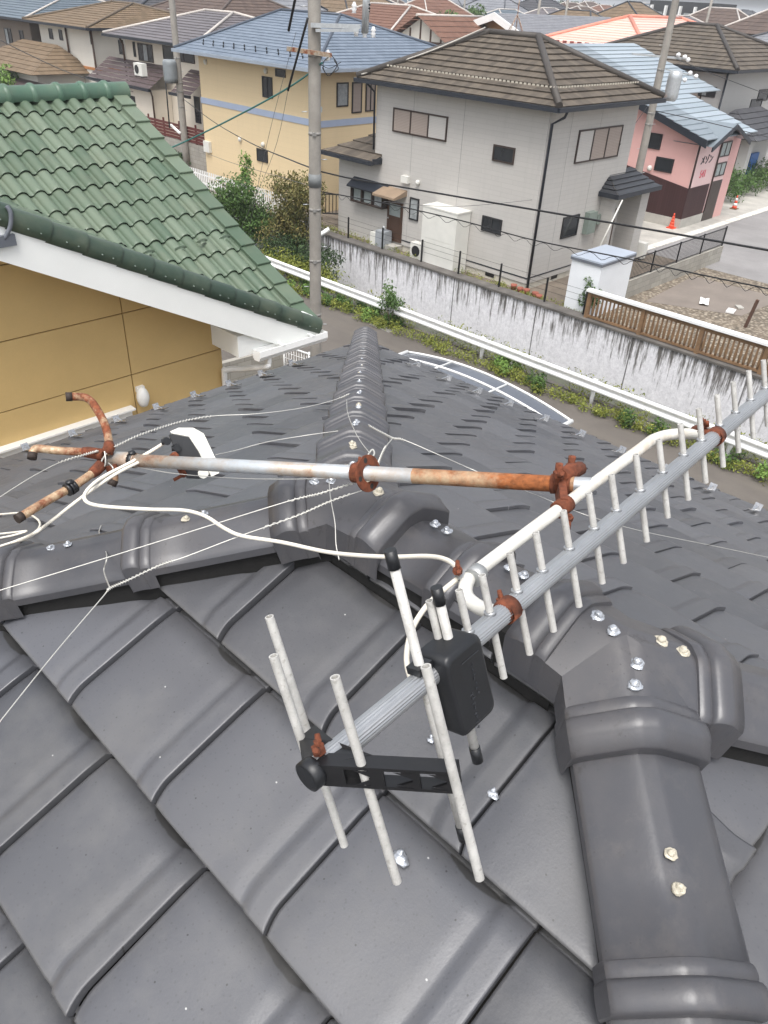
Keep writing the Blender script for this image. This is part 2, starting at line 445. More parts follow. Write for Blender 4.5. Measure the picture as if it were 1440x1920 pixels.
def junction(J, arms, seed):
    """three-way cap: arms = [(plan dir, grade, length)], counter-clockwise"""
    mb = MB(); mb.cur = .6; w = RW+.006; n = len(arms); N = 14; LIFT = .008
    Fw = lambda q: wing(q*w)/wing(w)
    drop = wing(w)
    outline = []
    for a in range(n):
        (d1, g1, l1), (d2, g2, l2) = arms[a], arms[(a+1) % n]
        d1 = V3((d1[0], d1[1], 0)); d2 = V3((d2[0], d2[1], 0))
        p1 = V3((-d1.y, d1.x, 0)); p2 = V3((d2.y, -d2.x, 0))
        ang = math.acos(max(-1, min(1, d1.dot(d2)))); al = w/tan(ang/2)
        K = d1*al+p1*w
        zK = (-(g1+g2)/2*al)+drop
        def patch(d, g, l, p, flip):
            rows = []
            for i in range(N+1):
                a_ = i/N; row = []
                for k in range(N+1):
                    q = k/N
                    c = d*(l*a_); s = (K*(1-a_)+(d*l+p*w)*a_)
                    zc = -g*l*a_; zs = zK*(1-a_)+(-g*l+drop)*a_
                    P = c*(1-q)+s*q; f = Fw(q)
                    row.append(J+V3((P.x, P.y, zc*(1-f)+zs*f+LIFT)))
                rows.append(row)
            mb.grid([r[::-1] for r in rows] if flip else rows)
            return [r[-1] for r in rows]
        e1 = patch(d1, g1, l1, p1, False); e2 = patch(d2, g2, l2, p2, True)
        edge = e1[::-1]+e2[1:]
        out = []
        for q in edge:
            o_ = V3((q.x-J.x, q.y-J.y, 0)).normalized()*.003; out.append(q+o_-V3((0, 0, .060)))
        mb.grid([edge, out], sm=False)
    tl = mb.build('ridge_junction_tile', M_RIDGE, house)
    for k, (d, g, l) in enumerate(arms):
        t = V3((d[0], d[1], -g)).normalized()
        b = ridge_piece(J+t*(l-.012)+V3((0, 0, LIFT)), t, .080, w=w, lift=.003, skirt=.062, seed=seed+k)
        b.cur = .6; b.rnd = [.6]*len(b.v)
        b.build('collar', M_RIDGE, tl)
        side = V3((-t.y, t.x, 0))
        for q in (0, 1):
            pp = J+t*(l-.030-.036*q)+V3((0, 0, LIFT-.0))+side*(.008 if q else -.004)
            screw(tl, pp, None, .0125, (k == seed % 3) or random.random() < .25, seed*7+k*2+q)
    return tl
junction(J2, [((0, -1), 0, .115), ((s2, s2), HG, .11), ((-s2, s2), HG, .105)], 81)
junction(J1, [((0, 1), 0, .085), ((-s2, -s2), HG, .115), ((s2, -s2), HG, .13)], 92)
# mortar bedding under every ridge run
mb = MB()
for p0, pd, g, L in ((J2, (s2, s2), HG, HL), (J2, (-s2, s2), HG, HL), (J1, (s2, -s2), HG, HL), (J1, (-s2, -s2), HG, HL), (J2, (0, -1), 0, RV2-RV1)):
    t = V3((pd[0], pd[1], -g)).normalized(); side = V3((-t.y, t.x, 0)).normalized()
    a = p0+V3((0, 0, -.03)); rows = []
    k = 40
    for i in range(k+1):
        c = a+t*((L-.06)*i/k)
        wv = .083+.004*noise.noise(V3((i*.7, L, 0)))
        rows.append([c+side*(-wv)+V3((0, 0, -.16)), c+side*(-wv)+V3((0, 0, -.022)), c, c+side*wv+V3((0, 0, -.022)), c+side*wv+V3((0, 0, -.16))])
    mb.grid(rows, sm=False)
mb.build('mortar_bed', M_MORTAR, house)
# sealed nail heads on the field
mb = MB()
for (x, y, r_, k) in ((750, 1610, .012, 1), (925, 1490, .008, 2), (808, 1388, .006, 3)):
    p = roof_hit(x, y, .022); mb.blob(p, (r_, r_*1.2, r_*.5), 9, .5, k); mb.blob(p+V3((.006, .004, .002)), (r_*.7, r_*.5, r_*.5), 8, .6, k+7)
o = mb.build('sealant_dabs', M_CAULK, house); o['kind'] = 'stuff'
# snow guards
def guard(p, d):
    d = V3((d[0], d[1], 0)); r = V3((-d.y, d.x, 0)); up = V3((0, 0, 1)); dn = V3((d.x*CA, d.y*CA, -SA)); nr = V3((d.x*SA, d.y*SA, CA))
    mb = MB(); B = lambda a, b, c: p+r*a+dn*b+nr*c
    def slab(a0, a1, q):
        pts = [B(a0, *q[i]) for i in range(len(q))], [B(a1, *q[i]) for i in range(len(q))]
        mb.poly(pts[0]); mb.poly(pts[1][::-1])
        for i in range(len(q)): k = (i+1) % len(q); mb.poly([pts[0][i], pts[0][k], pts[1][k], pts[1][i]])
    slab(-.012, .012, [(-.12, 0), (.03, 0), (.03, .004), (-.12, .004)])
    slab(-.022, .022, [(.026, .0), (.030, .0), (.033, .042), (.029, .042)])
    slab(-.004, .004, [(-.05, .004), (.027, .004), (.028, .034)])
    return mb.build('snow_guard', M_STEEL, house)
for x, y in ((52, 839), (140, 813), (223, 786), (298, 763), (368, 740), (434, 719), (494, 700), (551, 680)):
    p = roof_hit(x, y+4, .035); guard(V3((p.x, min(p.y, VR1-.06), roof_z(p.x, min(p.y, VR1-.06))+.034)), (0, 1))
for x, y in ((779, 682), (836, 708), (893, 732), (952, 756), (1018, 784), (1086, 813), (1161, 844), (1246, 879), (1331, 914), (1416, 952)):
    p = roof_hit(x, y+4, .035); uu = min(p.x, UR1-.06); guard(V3((uu, p.y, roof_z(uu, p.y)+.034)), (1, 0))
# ================================================================== ground, road, canal
LOT = .9
def asphalt(name, c, tint):
    t = NT(name); o = t.obj(); n1 = t.noise(o, .35, 6, .65); n2 = t.noise(o, 60, 3); n3 = t.noise(t.scale(o, (1.2, .12, 1)), 1.5, 5, .6)
    b = t.mix(t.ramp(n1, .35, .65), sc3(c, .8), sc3(c, 1.15)); b = t.mix(t.ramp(n3, .5, .7, 0, .5), b, tint)
    b = t.mix(t.ramp(n2, .3, .7, 0, .35), b, sc3(c, .55)); t.col(b); t.bump(n2, .35, .006); return t.set(.85, 0, .3)
M_ROAD = asphalt('asphalt', (.135, .12, .105), (.17, .15, .125))
M_STREET = asphalt('street_asphalt', (.26, .25, .245), (.31, .30, .29))
M_CONC = mat('pale_concrete', (.42, .40, .36), .85, var=.22, vs=1.2, bump=.3)
M_CONCD = mat('dark_concrete', (.12, .11, .10), .9, var=.35, vs=2, bump=.4)
M_DIRT = mat('bare_soil', (.17, .14, .11), .95, var=.35, vs=1.1, bump=.6, bs=25, bd=.02)
M_WHITE = mat('white_paint', (.78, .78, .76), .4, var=.05, bump=.05)
M_BLACK = mat('black_plastic', (.012, .012, .013), .4, var=.1, bump=.05)
M_FAR = mat('town_ground', (.19, .18, .16), .95, var=.3, vs=.08)
def sheet(name, mt, x0, x1, y0, y1, z, nx=1, ny=1):
    mb = MB(); mb.grid([[(x0+(x1-x0)*i/nx, y0+(y1-y0)*j/ny, z) for i in range(nx+1)] for j in range(ny+1)], sm=False)
    return mb.build(name, mt, None, 'structure')
sheet('ground', M_FAR, -3000, 5000, -3000, 5000, -1.3)
sheet('lot_ground', M_DIRT, 21.75, 4900, -2900, 4900, LOT)
sheet('road', M_ROAD, -30, 18.62, -120, 300, 0)
sheet('street', M_STREET, 31.0, 120, -60, 14.9, LOT+.012)
sheet('pavement', M_CONC, 29.3, 60, 15.32, 19.5, LOT+.008)
mb = MB(); mb.box2((18.62, -120, -1.25), (18.8, 300, .04)); mb.build('road_edge_kerb', M_CONCD, None, 'structure')
mb = MB()
for i in range(24): mb.box2((30.2+i*.62, 14.92, LOT+.0), (30.2+i*.62+.6, 15.30, LOT+.03+.004*(i % 2)))
mb.build('kerb_gutter', mat('kerb_concrete', (.62, .60, .55), .8, var=.25, vs=3), None, 'structure')
sheet('canal_water', mat('canal_bed', (.07, .075, .05), .3, var=.4), 18.8, 21.7, -120, 300, -1.0)
# road patches: drain covers
def drain(px, py):
    p = PZ(px, py, .0); mb = MB()
    mb.box((p.x, p.y, .006), (.5, .95, .012))
    for k in range(9): mb.box((p.x, p.y-.4+k*.1, .016), (.42, .05, .008))
    tag(mb.build('drain_cover', mat('drain_grey', (.25, .24, .22), .85) if px < 900 else bpy.data.materials['drain_grey']), 'concrete drain cover in the asphalt, %s' % ('beyond the tip of the far hip' if px < 900 else 'above the curved white support pipe'), 'drain cover')
drain(720, 613); drain(1205, 790)
# retaining wall ----------------------------------------------------
def wall_stain():
    t = NT('stained_concrete'); o = t.obj(); s = t.n('SeparateXYZ'); t.l(o, s.inputs[0])
    n1 = t.noise(t.scale(o, (1, 6.5, .5)), 1.6, 6, .75); n2 = t.noise(t.scale(o, (1, 2.4, .9)), 3.5, 8, .75); n3 = t.noise(o, .5, 4)
    n4 = t.noise(o, 9, 6, .75)
    h = t.math('ADD', s.outputs[2], t.math('MULTIPLY', n3, .9))       # run-off starts at the coping
    k = t.ramp(h, -.6, 1.5, .0, 1)
    thr = t.math('SUBTRACT', t.ramp(s.outputs[1], 4, 15, .69, .645), t.math('MULTIPLY', k, .27))
    d = t.math('SUBTRACT', n1, thr); st = t.ramp(d, 0, .13)
    d2 = t.math('SUBTRACT', n2, t.math('SUBTRACT', .69, t.math('MULTIPLY', k, .12))); st2 = t.ramp(d2, 0, .10, 0, .7)
    base = t.mix(t.ramp(n4, .3, .7), (.56, .55, .57), (.84, .83, .85))
    b = t.mix(t.math('MULTIPLY', st, .95), base, (.10, .09, .08)); b = t.mix(t.math('MULTIPLY', st2, t.ramp(h, .1, 1.1, .35, 1)), b, (.20, .18, .17))
    j = t.math('FRACT', t.math('DIVIDE', t.math('ADD', s.outputs[1], .35), 3.6)); jt = t.math('LESS_THAN', j, .012)
    b = t.mix(t.math('MULTIPLY', jt, .8), b, (.05, .045, .04))
    t.col(b); t.bump(n4, .3, .01); return t.set(.9, 0, .2)
rw = thing('retaining_wall', (21.72, 14, 0), 'long white concrete retaining wall with black run-off streaks along the canal', 'retaining wall')
mb = MB(); N = 60
mb.grid([[(21.55-.0*z, -60+j*4, z) for j in range(90)] for z in (LOT+.10, .4, -.2, -1.2)], sm=False)
mb.build('wall_face', wall_stain(), rw)
mb = MB(); mb.box2((21.5, -60, LOT+.10), (21.98, 296, LOT+.17)); mb.box2((21.56, -60, -1.2), (21.9, 296, LOT+.10)); mb.build('coping', M_CONCD, rw)
# guard rail -------------------------------------------------------
gr = thing('guard_rail', (18.3, 13, 0), 'white steel guard rail along the far edge of the road', 'guard rail')
M_RAILW = mat('white_rail_paint', (.8, .8, .79), .35, var=.06, vs=5)
pr = [(0, .78), (-.045, .765), (-.06, .72), (-.045, .675), (-.005, .65), (.0, .61), (-.005, .58), (-.045, .555), (-.06, .51), (-.045, .465), (0, .45)]
mb = MB(); mb.grid([[(18.28+a, -40+j*2, z) for j in range(60)] for a, z in pr]); mb.build('rail', M_RAILW, gr)
for k in range(24):
    mb = MB(); mb.rod((18.42, -34.6+k*4, -.2), (18.42, -34.6+k*4, .74), .06, 10); mb.box((18.36, -34.6+k*4, .62), (.1, .1, .28)); mb.build('post', M_RAILW, gr)
# ------------------------------------------------------------------ foliage
def leafmat(name, c1, c2, rough=.6):
    t = NT(name); at = t.n('Attribute', attribute_name='rnd').outputs['Fac']; n = t.noise(t.obj(), 2.2, 3)
    b = t.mix(t.math('MULTIPLY', t.math('ADD', at, t.ramp(n, .3, .7)), .5), c1, c2); t.col(b)
    t.b.inputs['Transmission Weight'].default_value = 0; return t.set(rough, 0, .3)
M_WEED = leafmat('weed_leaf', (.06, .095, .018), (.30, .31, .055))
M_LEAF = leafmat('green_leaf', (.03, .07, .018), (.11, .19, .045))
M_LEAFL = leafmat('light_green_leaf', (.07, .14, .025), (.22, .34, .08))
M_LEAFR = leafmat('rusty_green_leaf', (.05, .08, .02), (.22, .17, .06))
M_LEAFD = leafmat('dark_green_leaf', (.012, .03, .01), (.05, .085, .025))
M_BARK = mat('bark', (.1, .075, .05), .9, var=.3, vs=8, bump=.6)
def leaf(mb, p, s, rs, flat=0):
    a = V3((rs.gauss(0, 1), rs.gauss(0, 1), rs.gauss(0, 1)+flat)).normalized()
    t = a.cross(V3((rs.gauss(0, 1), rs.gauss(0, 1), rs.gauss(0, .5)))).normalized(); b = a.cross(t)
    mb.cur = rs.random()
    p = V3(p); w_ = s*.42
    mb.poly([p-t*s*.5, p+b*w_*.5-t*s*.1+a*s*.06, p+t*s*.5, p-b*w_*.5-t*s*.1+a*s*.06])
def clump(mb, c, r, n, s, rs, shape=1):
    c = V3(c)
    for _ in range(n):
        d = V3((rs.gauss(0, 1), rs.gauss(0, 1), rs.gauss(0, 1))).normalized(); k = rs.random()**.45
        q = c+V3((d.x*r[0], d.y*r[1], d.z*r[2]))*k
        leaf(mb, q, s*rs.uniform(.6, 1.3), rs, .6)
rs = random.Random(11)
mb = MB(); y = -24
while y < 60:
    dens = .5+.5*noise.noise(V3((y*.6, 3, 1)))
    h = .22+.28*max(0, noise.noise(V3((y*.35, 7, 2))))
    n = int(60+130*max(0, dens)) if y > 2 else 70
    if y < 34: clump(mb, (18.02+rs.uniform(-.25, .15), y+rs.uniform(-.15, .15), h*.6), (.24, .26, h*rs.uniform(.5, 1.3)), int(n*rs.uniform(.3, 1.7)), .08, rs)
    if y < 34: clump(mb, (18.1+rs.uniform(-.2, .2), y, .1), (.28, .25, .14), 70, .07, rs)
    if y < 34 and dens > .4: clump(mb, (18.62, y, .35), (.2, .3, .35+h*.6), int(n*.8), .085, rs)
    y += .3
o = mb.build('weeds', M_WEED); o['kind'] = 'stuff'; tag(o, 'yellow green weeds growing along the foot of the guard rail', 'weeds')
mb = MB(); y = 14.0
for _ in range(520):
    yy = rs.uniform(12.2, 26); clump(mb, (rs.uniform(22.0, 22.6), yy, LOT+.06), (.1, .14, .1+.12*(yy > 17)), 9, .07, rs)
o = mb.build('grass', M_WEED); o['kind'] = 'stuff'; tag(o, 'green weeds and grass between the wire fence and the grey house', 'grass')
def bush(name, p, r, n, s, m, label, catg='shrub', h0=.35, group=None, subs=9):
    t = thing(name, p, label, catg, group); rs = random.Random(int(p[0]*31+p[1]*7)); p = V3(p)
    mb = MB()
    for _ in range(4): mb.tube([p+V3((rs.uniform(-.1, .1), rs.uniform(-.1, .1), 0)), p+V3((rs.uniform(-.5, .5)*r[0], rs.uniform(-.5, .5)*r[1], h0+r[2]))], .02, 5, rad=[.03*r[2], .012*r[2]])
    mb.build('trunk', M_BARK, t); mb = MB()
    for k in range(subs):
        c = p+V3((rs.uniform(-.65, .65)*r[0], rs.uniform(-.65, .65)*r[1], h0+r[2]*rs.uniform(.25, 1.75)))
        q = rs.uniform(.35, .6); clump(mb, c, (r[0]*q, r[1]*q, r[2]*q), n//subs, s, rs)
    mb.build('crown', m, t); return t
rs = random.Random(77)
for k in range(26):
    v = rs.uniform(3.5, 26)
    mb = MB()
    for q in range(rs.randint(2, 4)): clump(mb, (18.15+rs.uniform(-.3, .5), v+rs.uniform(-.3, .3), rs.uniform(.12, .3)), (.18, .22, rs.uniform(.15, .34)), rs.randint(60, 160), rs.uniform(.07, .13), rs)
    mb.build('weed_tuft', M_LEAF if k % 3 else M_LEAFL, o)
# weeds shooting up by the rail, shrubs by the yellow house
p = PZ(700, 600, .0); bush('weed_shrub', (18.15, 17.1, 0), (.38, .5, .62), 1100, .11, M_LEAF, 'tall leafy green weed growing through the guard rail beyond the far hip', 'weed', .1)
p = PZ(1110, 590, LOT); bush('shrub', (22.35, 12.15, LOT), (.28, .4, .62), 800, .12, M_LEAF, 'small green shrub in the corner between white shed and wooden fence', 'shrub', .1)
bush('shrub', (20.9, 25.5, -.3), (1.15, 1.25, 1.55), 9000, .14, M_LEAFR, 'rusty green shrub in front of the yellow house, right of the taller one', 'shrub', .4, None, 26)
bush('shrub', (20.6, 28.6, -.3), (1.3, 1.5, 1.35), 8000, .15, M_LEAF, 'dark green shrub with a tall thin shoot beside the green roof verge', 'shrub', .3, None, 24)
bush('shrub', (21.3, 29.0, 1.8), (.3, .3, .8), 420, .15, M_LEAFL, 'sparse pale shoot rising above the dark green shrub', 'shrub', .1)
bush('shrub', (20.0, 23.8, -.5), (.9, 2.4, .75), 6000, .13, M_LEAFD, 'low dark green growth on the canal bank behind the pole', 'shrub', .1, None, 16)
bush('shrub', (19.2, 22.6, -.3), (.6, 2.6, .5), 4200, .11, M_WEED, 'low yellow green growth on the canal bank behind the guard rail', 'shrub', .1, None, 16)
p = PZ(5, 165, 3.2); bush('garden_tree', (p.x, p.y, LOT), (1.7, 1.7, 1.5), 4200, .22, M_LEAFL, 'bright green garden tree showing over the green ridge at the left edge', 'tree', .5, None, 22)
# hedge at the far right
mb = MB(); rs = random.Random(5)
for k in range(110):
    u = rs.uniform(41.3, 52); clump(mb, (u, rs.uniform(16.8, 18.6), LOT+rs.uniform(.25, 1.25)), (.5, .5, .4), 60, .16, rs)
tag(mb.build('hedge', M_LEAF), 'clipped green hedge in front of the grey house at the right edge', 'hedge')
# poles -------------------------------------------------------------
M_POLE = mat('pole_concrete', (.285, .265, .235), .85, var=.22, vs=2, bump=.3)
M_GALV = mat('galvanised_steel', (.52, .54, .55), .4, .6, .15, 12)
M_BAND = mat('weathered_band', (.30, .29, .27), .6, .3)
M_INS = mat('porcelain', (.8, .8, .8), .2, var=.04)
M_CABLE = mat('cable_black', (.015, .015, .016), .5, var=.1, bump=0)
def pole(x, y, z0, h, r0, r1, label, bands=()):
    t = thing('utility_pole', (x, y, z0), label, 'utility pole')
    mb = MB(); mb.tube([(x, y, z0-.2+(h+.2)*k/12) for k in range(13)], r0, 20, rad=[r0+(r1-r0)*k/12 for k in range(13)])
    mb.build('shaft', M_POLE, t)
    for z in bands:
        rr = r0+(r1-r0)*(z-z0)/h+.004
        mb = MB(); mb.tube([(x, y, z-.03), (x, y, z+.03)], rr, 20); mb.box((x-rr*.7, y-rr*.7, z), (.06, .06, .07)); mb.build('band', M_BAND, t)
    mb = MB()
    for k in range(int(h/.9)):
        a = V3((x, y, z0+1.9+k*.9)); s = 1 if k % 2 else -1; q = RT*s*.26
        mb.rod(a+q*.55, a+q, .009, 6)
    mb.build('step_bolt', M_GALV, t)
    return t
def bars(t, name, m, items):
    for a, b, w_ in items:
        mb = MB(); a = V3(a); b = V3(b); d = b-a; mb.box((a+b)/2, (d.length, w_, w_), d.to_track_quat('X', 'Z').to_matrix()); mb.build(name, m, t)
PX, PY = 11.5, 13.28
P1D = V3((PX, PY, 0)).dot(FH)
p1 = pole(PX, PY, 0, 13, .138, .118, 'tall concrete utility pole standing beside the green roof corner', (3.05, 4.3, 5.4, 6.9, 8.3, 1.8))
bars(p1, 'crossarm', M_GALV, [(F(583, 47, P1D-.18), F(676, 50, P1D-.18), .075), (F(592, 57, P1D-.2), F(673, 57, P1D-.2), .05)])
M_RUSTG = rust_mat('rusty_bracket', (.5, .5, .48), sc=6)
bars(p1, 'crossarm', M_RUSTG, [(F(538, 91, P1D-.2), F(622, 104, P1D-.2), .075)])
mb = MB(); mb.rod(F(690, -60, P1D), F(684, 62, P1D), .07, 10); mb.build('arm_post', M_GALV, p1)
for q in ((668, 58), (684, 60), (700, 60), (664, 14), (690, 12), (615, 103)):
    mb = MB(); c = F(q[0], q[1], P1D); mb.tube([c+V3((0, 0, -.09+.03*k)) for k in range(7)], .05, 10, rad=[.05, .03, .055, .03, .055, .03, .02]); mb.build('insulator', M_INS if q[1] > 13 else M_BLACK, p1)
mb = MB(); mb.box(F(596, 205, P1D+.2), (.12, .14, .1)); mb.build('junction_case', M_GALV, p1)
mb = MB(); c = V3((PX, PY, F(591, 335, P1D).z)); mb.tube([c-V3((0, 0, .16)), c+V3((0, 0, .10))], .14, 20); mb.build('pole_wrap', mat('wrap_grey', (.17, .18, .18), .6), p1)
for pts, r in (([(620, 104), (606, 118), (612, 138), (634, 130), (626, 112)], .008), ([(622, 104), (632, 122), (616, 142), (604, 126)], .008), ([(600, 120), (618, 128), (640, 116)], .006)):
    mb = MB(); mb.tube(cat_curve([F(x, y, P1D-.22) for x, y in pts]), r, 6); mb.build('jumper_wire', M_CABLE, p1)
p2 = pole(31.7, 16.3, LOT, 11.5, .17, .12, 'leaning looking concrete pole between grey house and pink building', (5.9, 5.5, 7.4))
P2D = V3((31.7, 16.3, 0)).dot(FH)
M_OR = mat('orange_tape', (.65, .2, .02), .6)
mb = MB(); c = V3((31.7, 16.3, 6.42)); mb.tube([c-V3((0, 0, .07)), c+V3((0, 0, .07))], .165, 16); mb.build('warning_band', M_OR, p2)
bars(p2, 'crossarm', M_GALV, [(F(1185, 101, P2D), F(1285, 110, P2D), .07), (F(1248, 130, P2D), F(1300, 142, P2D), .05)])
mb = MB(); mb.tube([F(1268, 135, P2D)+V3((0, 0, .05-k*.13)) for k in range(9)], .26, 14, rad=[.2]+[.27]*7+[.2]); mb.build('transformer', M_GALV, p2)
for q in ((1290, 112), (1284, 107), (1272, 103), (1294, 137), (1305, 143), (1284, 150)):
    mb = MB(); mb.blob(F(q[0], q[1], P2D-.1), (.09, .09, .08), 8, .1); mb.build('insulator', M_INS, p2)
p3 = pole(24.8, 39.3, LOT, 12.5, .19, .13, 'concrete pole carrying a grey transformer left of the yellow house', (6.1, 5.0, 4.6, 3.9))
P3D = V3((24.8, 39.3, 0)).dot(FH)
mb = MB(); mb.tube([F(319, 133, P3D-.3)+V3((0, 0, .5-k*.13)) for k in range(9)], .34, 16, rad=[.3]+[.35]*7+[.28]); mb.build('transformer', mat('transformer_grey', (.2, .22, .23), .5), p3)
mb = MB(); mb.tube([F(308, 122, P3D-.4), F(318, 240, P3D-.4)], .035, 8); mb.build('conduit', M_CABLE, p3)
mb = MB(); mb.box(F(329, 242, P3D-.4), (.1, .9, .09), Matrix.Rotation(.35, 3, 'X')); mb.build('marker_sleeve', M_WHITE, p3)
# overhead lines -----------------------------------------------------
M_GREENW = mat('green_cable', (.03, .16, .14), .5, var=.1, bump=0)
M_WIRE = mat('grey_wire', (.10, .10, .10), .6, var=.1, bump=0)
def line(pts, r, m, label, name='overhead_cable', catg='cable', n=6):
    mb = MB(); mb.tube(cat_curve(pts, n), r, 6); return tag(mb.build(name, m), label, catg)
XC = PX+.1
line([PU(603, 322, XC), PU(660, 335, XC), PU(760, 352, XC), PU(900, 376, XC), PU(1035, 399, XC), PU(1240, 434, XC), PU(1440, 469, XC), PU(1640, 502, XC)], .016, M_CABLE, 'thick black cable crossing the grey house, upper of the two')
q = [PU(605, 360, XC+.1), PU(640, 366, XC+.1), PU(740, 385, XC+.1), PU(870, 415, XC+.1), PU(1000, 450, XC+.1), PU(1171, 484, XC+.1), PU(1300, 512, XC+.1), PU(1440, 541, XC+.1), PU(1640, 580, XC+.1)]
line(q, .011, M_CABLE, 'thin black cable with looped lashing crossing the grey house, lower of the two')
mb = MB(); cc = cat_curve(q, 24); hel = []
for i, p in enumerate(cc[20:170]): hel.append(p+V3((0, 0, -.055+.045*sin(i*1.05)))+FH*.03*cos(i*1.05))
mb.tube(hel, .0045, 4); tag(mb.build('lashing_wire', M_CABLE), 'thin looped wire hanging under the lower black cable', 'wire')
line([F(604, 118, P1D-.15), F(560, 152, 18.3), F(500, 188, 19.2), F(400, 240, 21), F(318, 278, 22.5), F(250, 300, 24)], .02, M_GREENW, 'green insulated cable running left from the pole across the yellow house')
line([F(343, 185, P3D), F(400, 228, 36), F(470, 268, 27), F(545, 300, 20.5), F(586, 316, P1D)], .016, M_CABLE, 'twisted black cable from the left pole down to the near pole')
line([F(556, -14, 15), F(541, 58, 15.3)], .022, M_CABLE, 'short thick black insulated sleeve hanging at the top edge')
line([F(577, 34, 15), F(540, 170, 15.6)], .020, M_CABLE, 'long black insulated sleeve slanting left of the near pole')
line([F(540, 170, 15.6), F(512, 290, 16.5), F(450, 432, 17.4)], .004, M_WIRE, 'thin grey stay wire below the long black sleeve', 'stay_wire', 'wire')
line([F(555, 60, 15.3), F(505, 250, 16), F(468, 425, 17)], .004, M_WIRE, 'thin grey stay wire left of the long black sleeve', 'stay_wire', 'wire')
line([F(1262, 108, P2D), F(1340, 140, 40), F(1460, 185, 48)], .014, M_CABLE, 'black service wire from the far right pole to the right edge, higher one')
line([F(1215, 205, P2D), F(1330, 230, 35), F(1460, 262, 40)], .014, M_CABLE, 'black service wire from the far right pole to the right edge, lower one')
line([F(720, 378, 18), F(880, 386, 24), F(1100, 360, 30), F(1190, 330, P2D)], .006, M_WIRE, 'thin grey wire sagging across the grey house to the far pole')
line([F(592, 352, P1D), F(520, 330, 20), F(420, 300, 25), F(345, 270, P3D)], .006, M_WIRE, 'thin grey wire between the two poles in front of the yellow wall')
line([F(0, 75, 40), F(60, 105, 42), F(140, 140, 44), F(250, 172, 46)], .02, M_WIRE, 'grey cable sagging in front of the low brown roof at the left')
line([F(1214, 200, P2D), F(1185, 240, 32), F(1160, 275, 30)], .01, M_CABLE, 'short black drop wire from the far pole to the grey house')
# ================================================================== the green-roofed neighbour
GA = radians(27); GT = tan(GA); GCA, GSA = cos(GA), sin(GA)
EU, EV, EZ = 5.90, 6.83, 5.98            # the eave corner nearest to us
def smat(name, c1, c2):
    t = NT(name); o = t.obj(); at = t.n('Attribute', attribute_name='rnd').outputs['Fac']
    n1 = t.noise(o, 2.5, 6, .7); n2 = t.noise(o, 40, 3)
    b = t.mix(at, c1, c2); b = t.mix(t.ramp(n1, .45, .75, 0, .5), b, (.14, .155, .105)); b = t.mix(t.ramp(n2, .6, .75, 0, .3), b, sc3(c1, .5))
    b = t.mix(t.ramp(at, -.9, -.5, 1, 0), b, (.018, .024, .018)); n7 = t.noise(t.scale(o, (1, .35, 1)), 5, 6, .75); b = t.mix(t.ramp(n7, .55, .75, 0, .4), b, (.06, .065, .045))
    t.col(b); t.bump(n2, .1, .003); return t.set(.42, 0, .45)
M_GT = smat('green_glazed_tile', (.068, .106, .068), (.130, .168, .118))
M_GD = smat('dark_green_tile', (.028, .050, .035), (.042, .068, .048))
M_GR = smat('green_ridge_tile', (.055, .112, .075), (.08, .14, .098))
neigh = thing('green_roofed_house', (3.5, 9, 0), 'neighbouring house with green wavy tiles, white verge board and mustard wall', 'house')
SW, SE = .212, .3535
def s_prof(x):                           # one roll and one pan
    if x < .70: return .054*max(0, sin(pi*x/.70))**.62
    return -.012*max(0, sin(pi*(x-.70)/.30))**.7
SXS = [0, .012, .035, .08, .14, .21, .28, .35, .42, .49, .56, .62, .665, .688, .70, .74, .80, .85, .90, .96, 1.0]
def s_field(base, d, r, xr, ns, inside, seed, z0):
    """base = plan point on the eave line; d = plan downslope; courses are counted up from the eave"""
    d = V3((d[0], d[1], 0)); r = V3((r[0], r[1], 0)); dn = V3((d.x*GCA, d.y*GCA, -GSA)); nr = V3((d.x*GSA, d.y*GSA, GCA)); O = V3((base[0], base[1], z0))
    mb = MB(); rs = random.Random(seed)
    for j in range(ns):
        for i in range(int(xr[0]/SW), int(xr[1]/SW)):
            mb.cur = rs.random(); s0 = -(j+1)*SE; rows = []
            c = O+dn*(s0+SE/2)+r*(i+.5)*SW
            if not inside(c.x, c.y, .35): continue
            jit = rs.uniform(-.002, .002)
            for f in (-.06, .3, .6, .85, .96, 1.0):
                rows.append([O+dn*(s0+f*SE)+r*(i+x)*SW+nr*(s_prof(x)+.026*f+jit-.004*(f == 1.0)) for x in SXS])
            ok = [[inside(p.x, p.y, 0) for p in rw] for rw in rows]
            idx = [[mb.vert(p) for p in rw] for rw in rows]
            for a in range(5):
                for b in range(len(SXS)-1):
                    if ok[a][b] or ok[a+1][b+1]: mb.face((idx[a][b], idx[a+1][b], idx[a+1][b+1], idx[a][b+1]), None, True)
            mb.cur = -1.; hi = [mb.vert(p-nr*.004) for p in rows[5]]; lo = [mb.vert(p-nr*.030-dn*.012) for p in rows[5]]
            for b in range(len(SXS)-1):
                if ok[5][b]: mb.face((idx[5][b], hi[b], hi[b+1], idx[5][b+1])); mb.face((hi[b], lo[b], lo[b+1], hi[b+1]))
    return mb
VRDG = 10.9
def in_main(u, v, m): return EV-m < v < VRDG+m and u < 5.78+m and (v-EV) > -(u-EU)-m+.06
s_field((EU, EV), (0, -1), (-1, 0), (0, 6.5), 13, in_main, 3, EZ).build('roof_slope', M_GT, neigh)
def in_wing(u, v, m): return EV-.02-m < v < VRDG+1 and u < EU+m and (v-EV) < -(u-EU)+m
s_field((EU, EV), (1, 0), (0, 1), (0, 4.6), 15, in_wing, 4, EZ).build('roof_slope', M_GT, neigh)
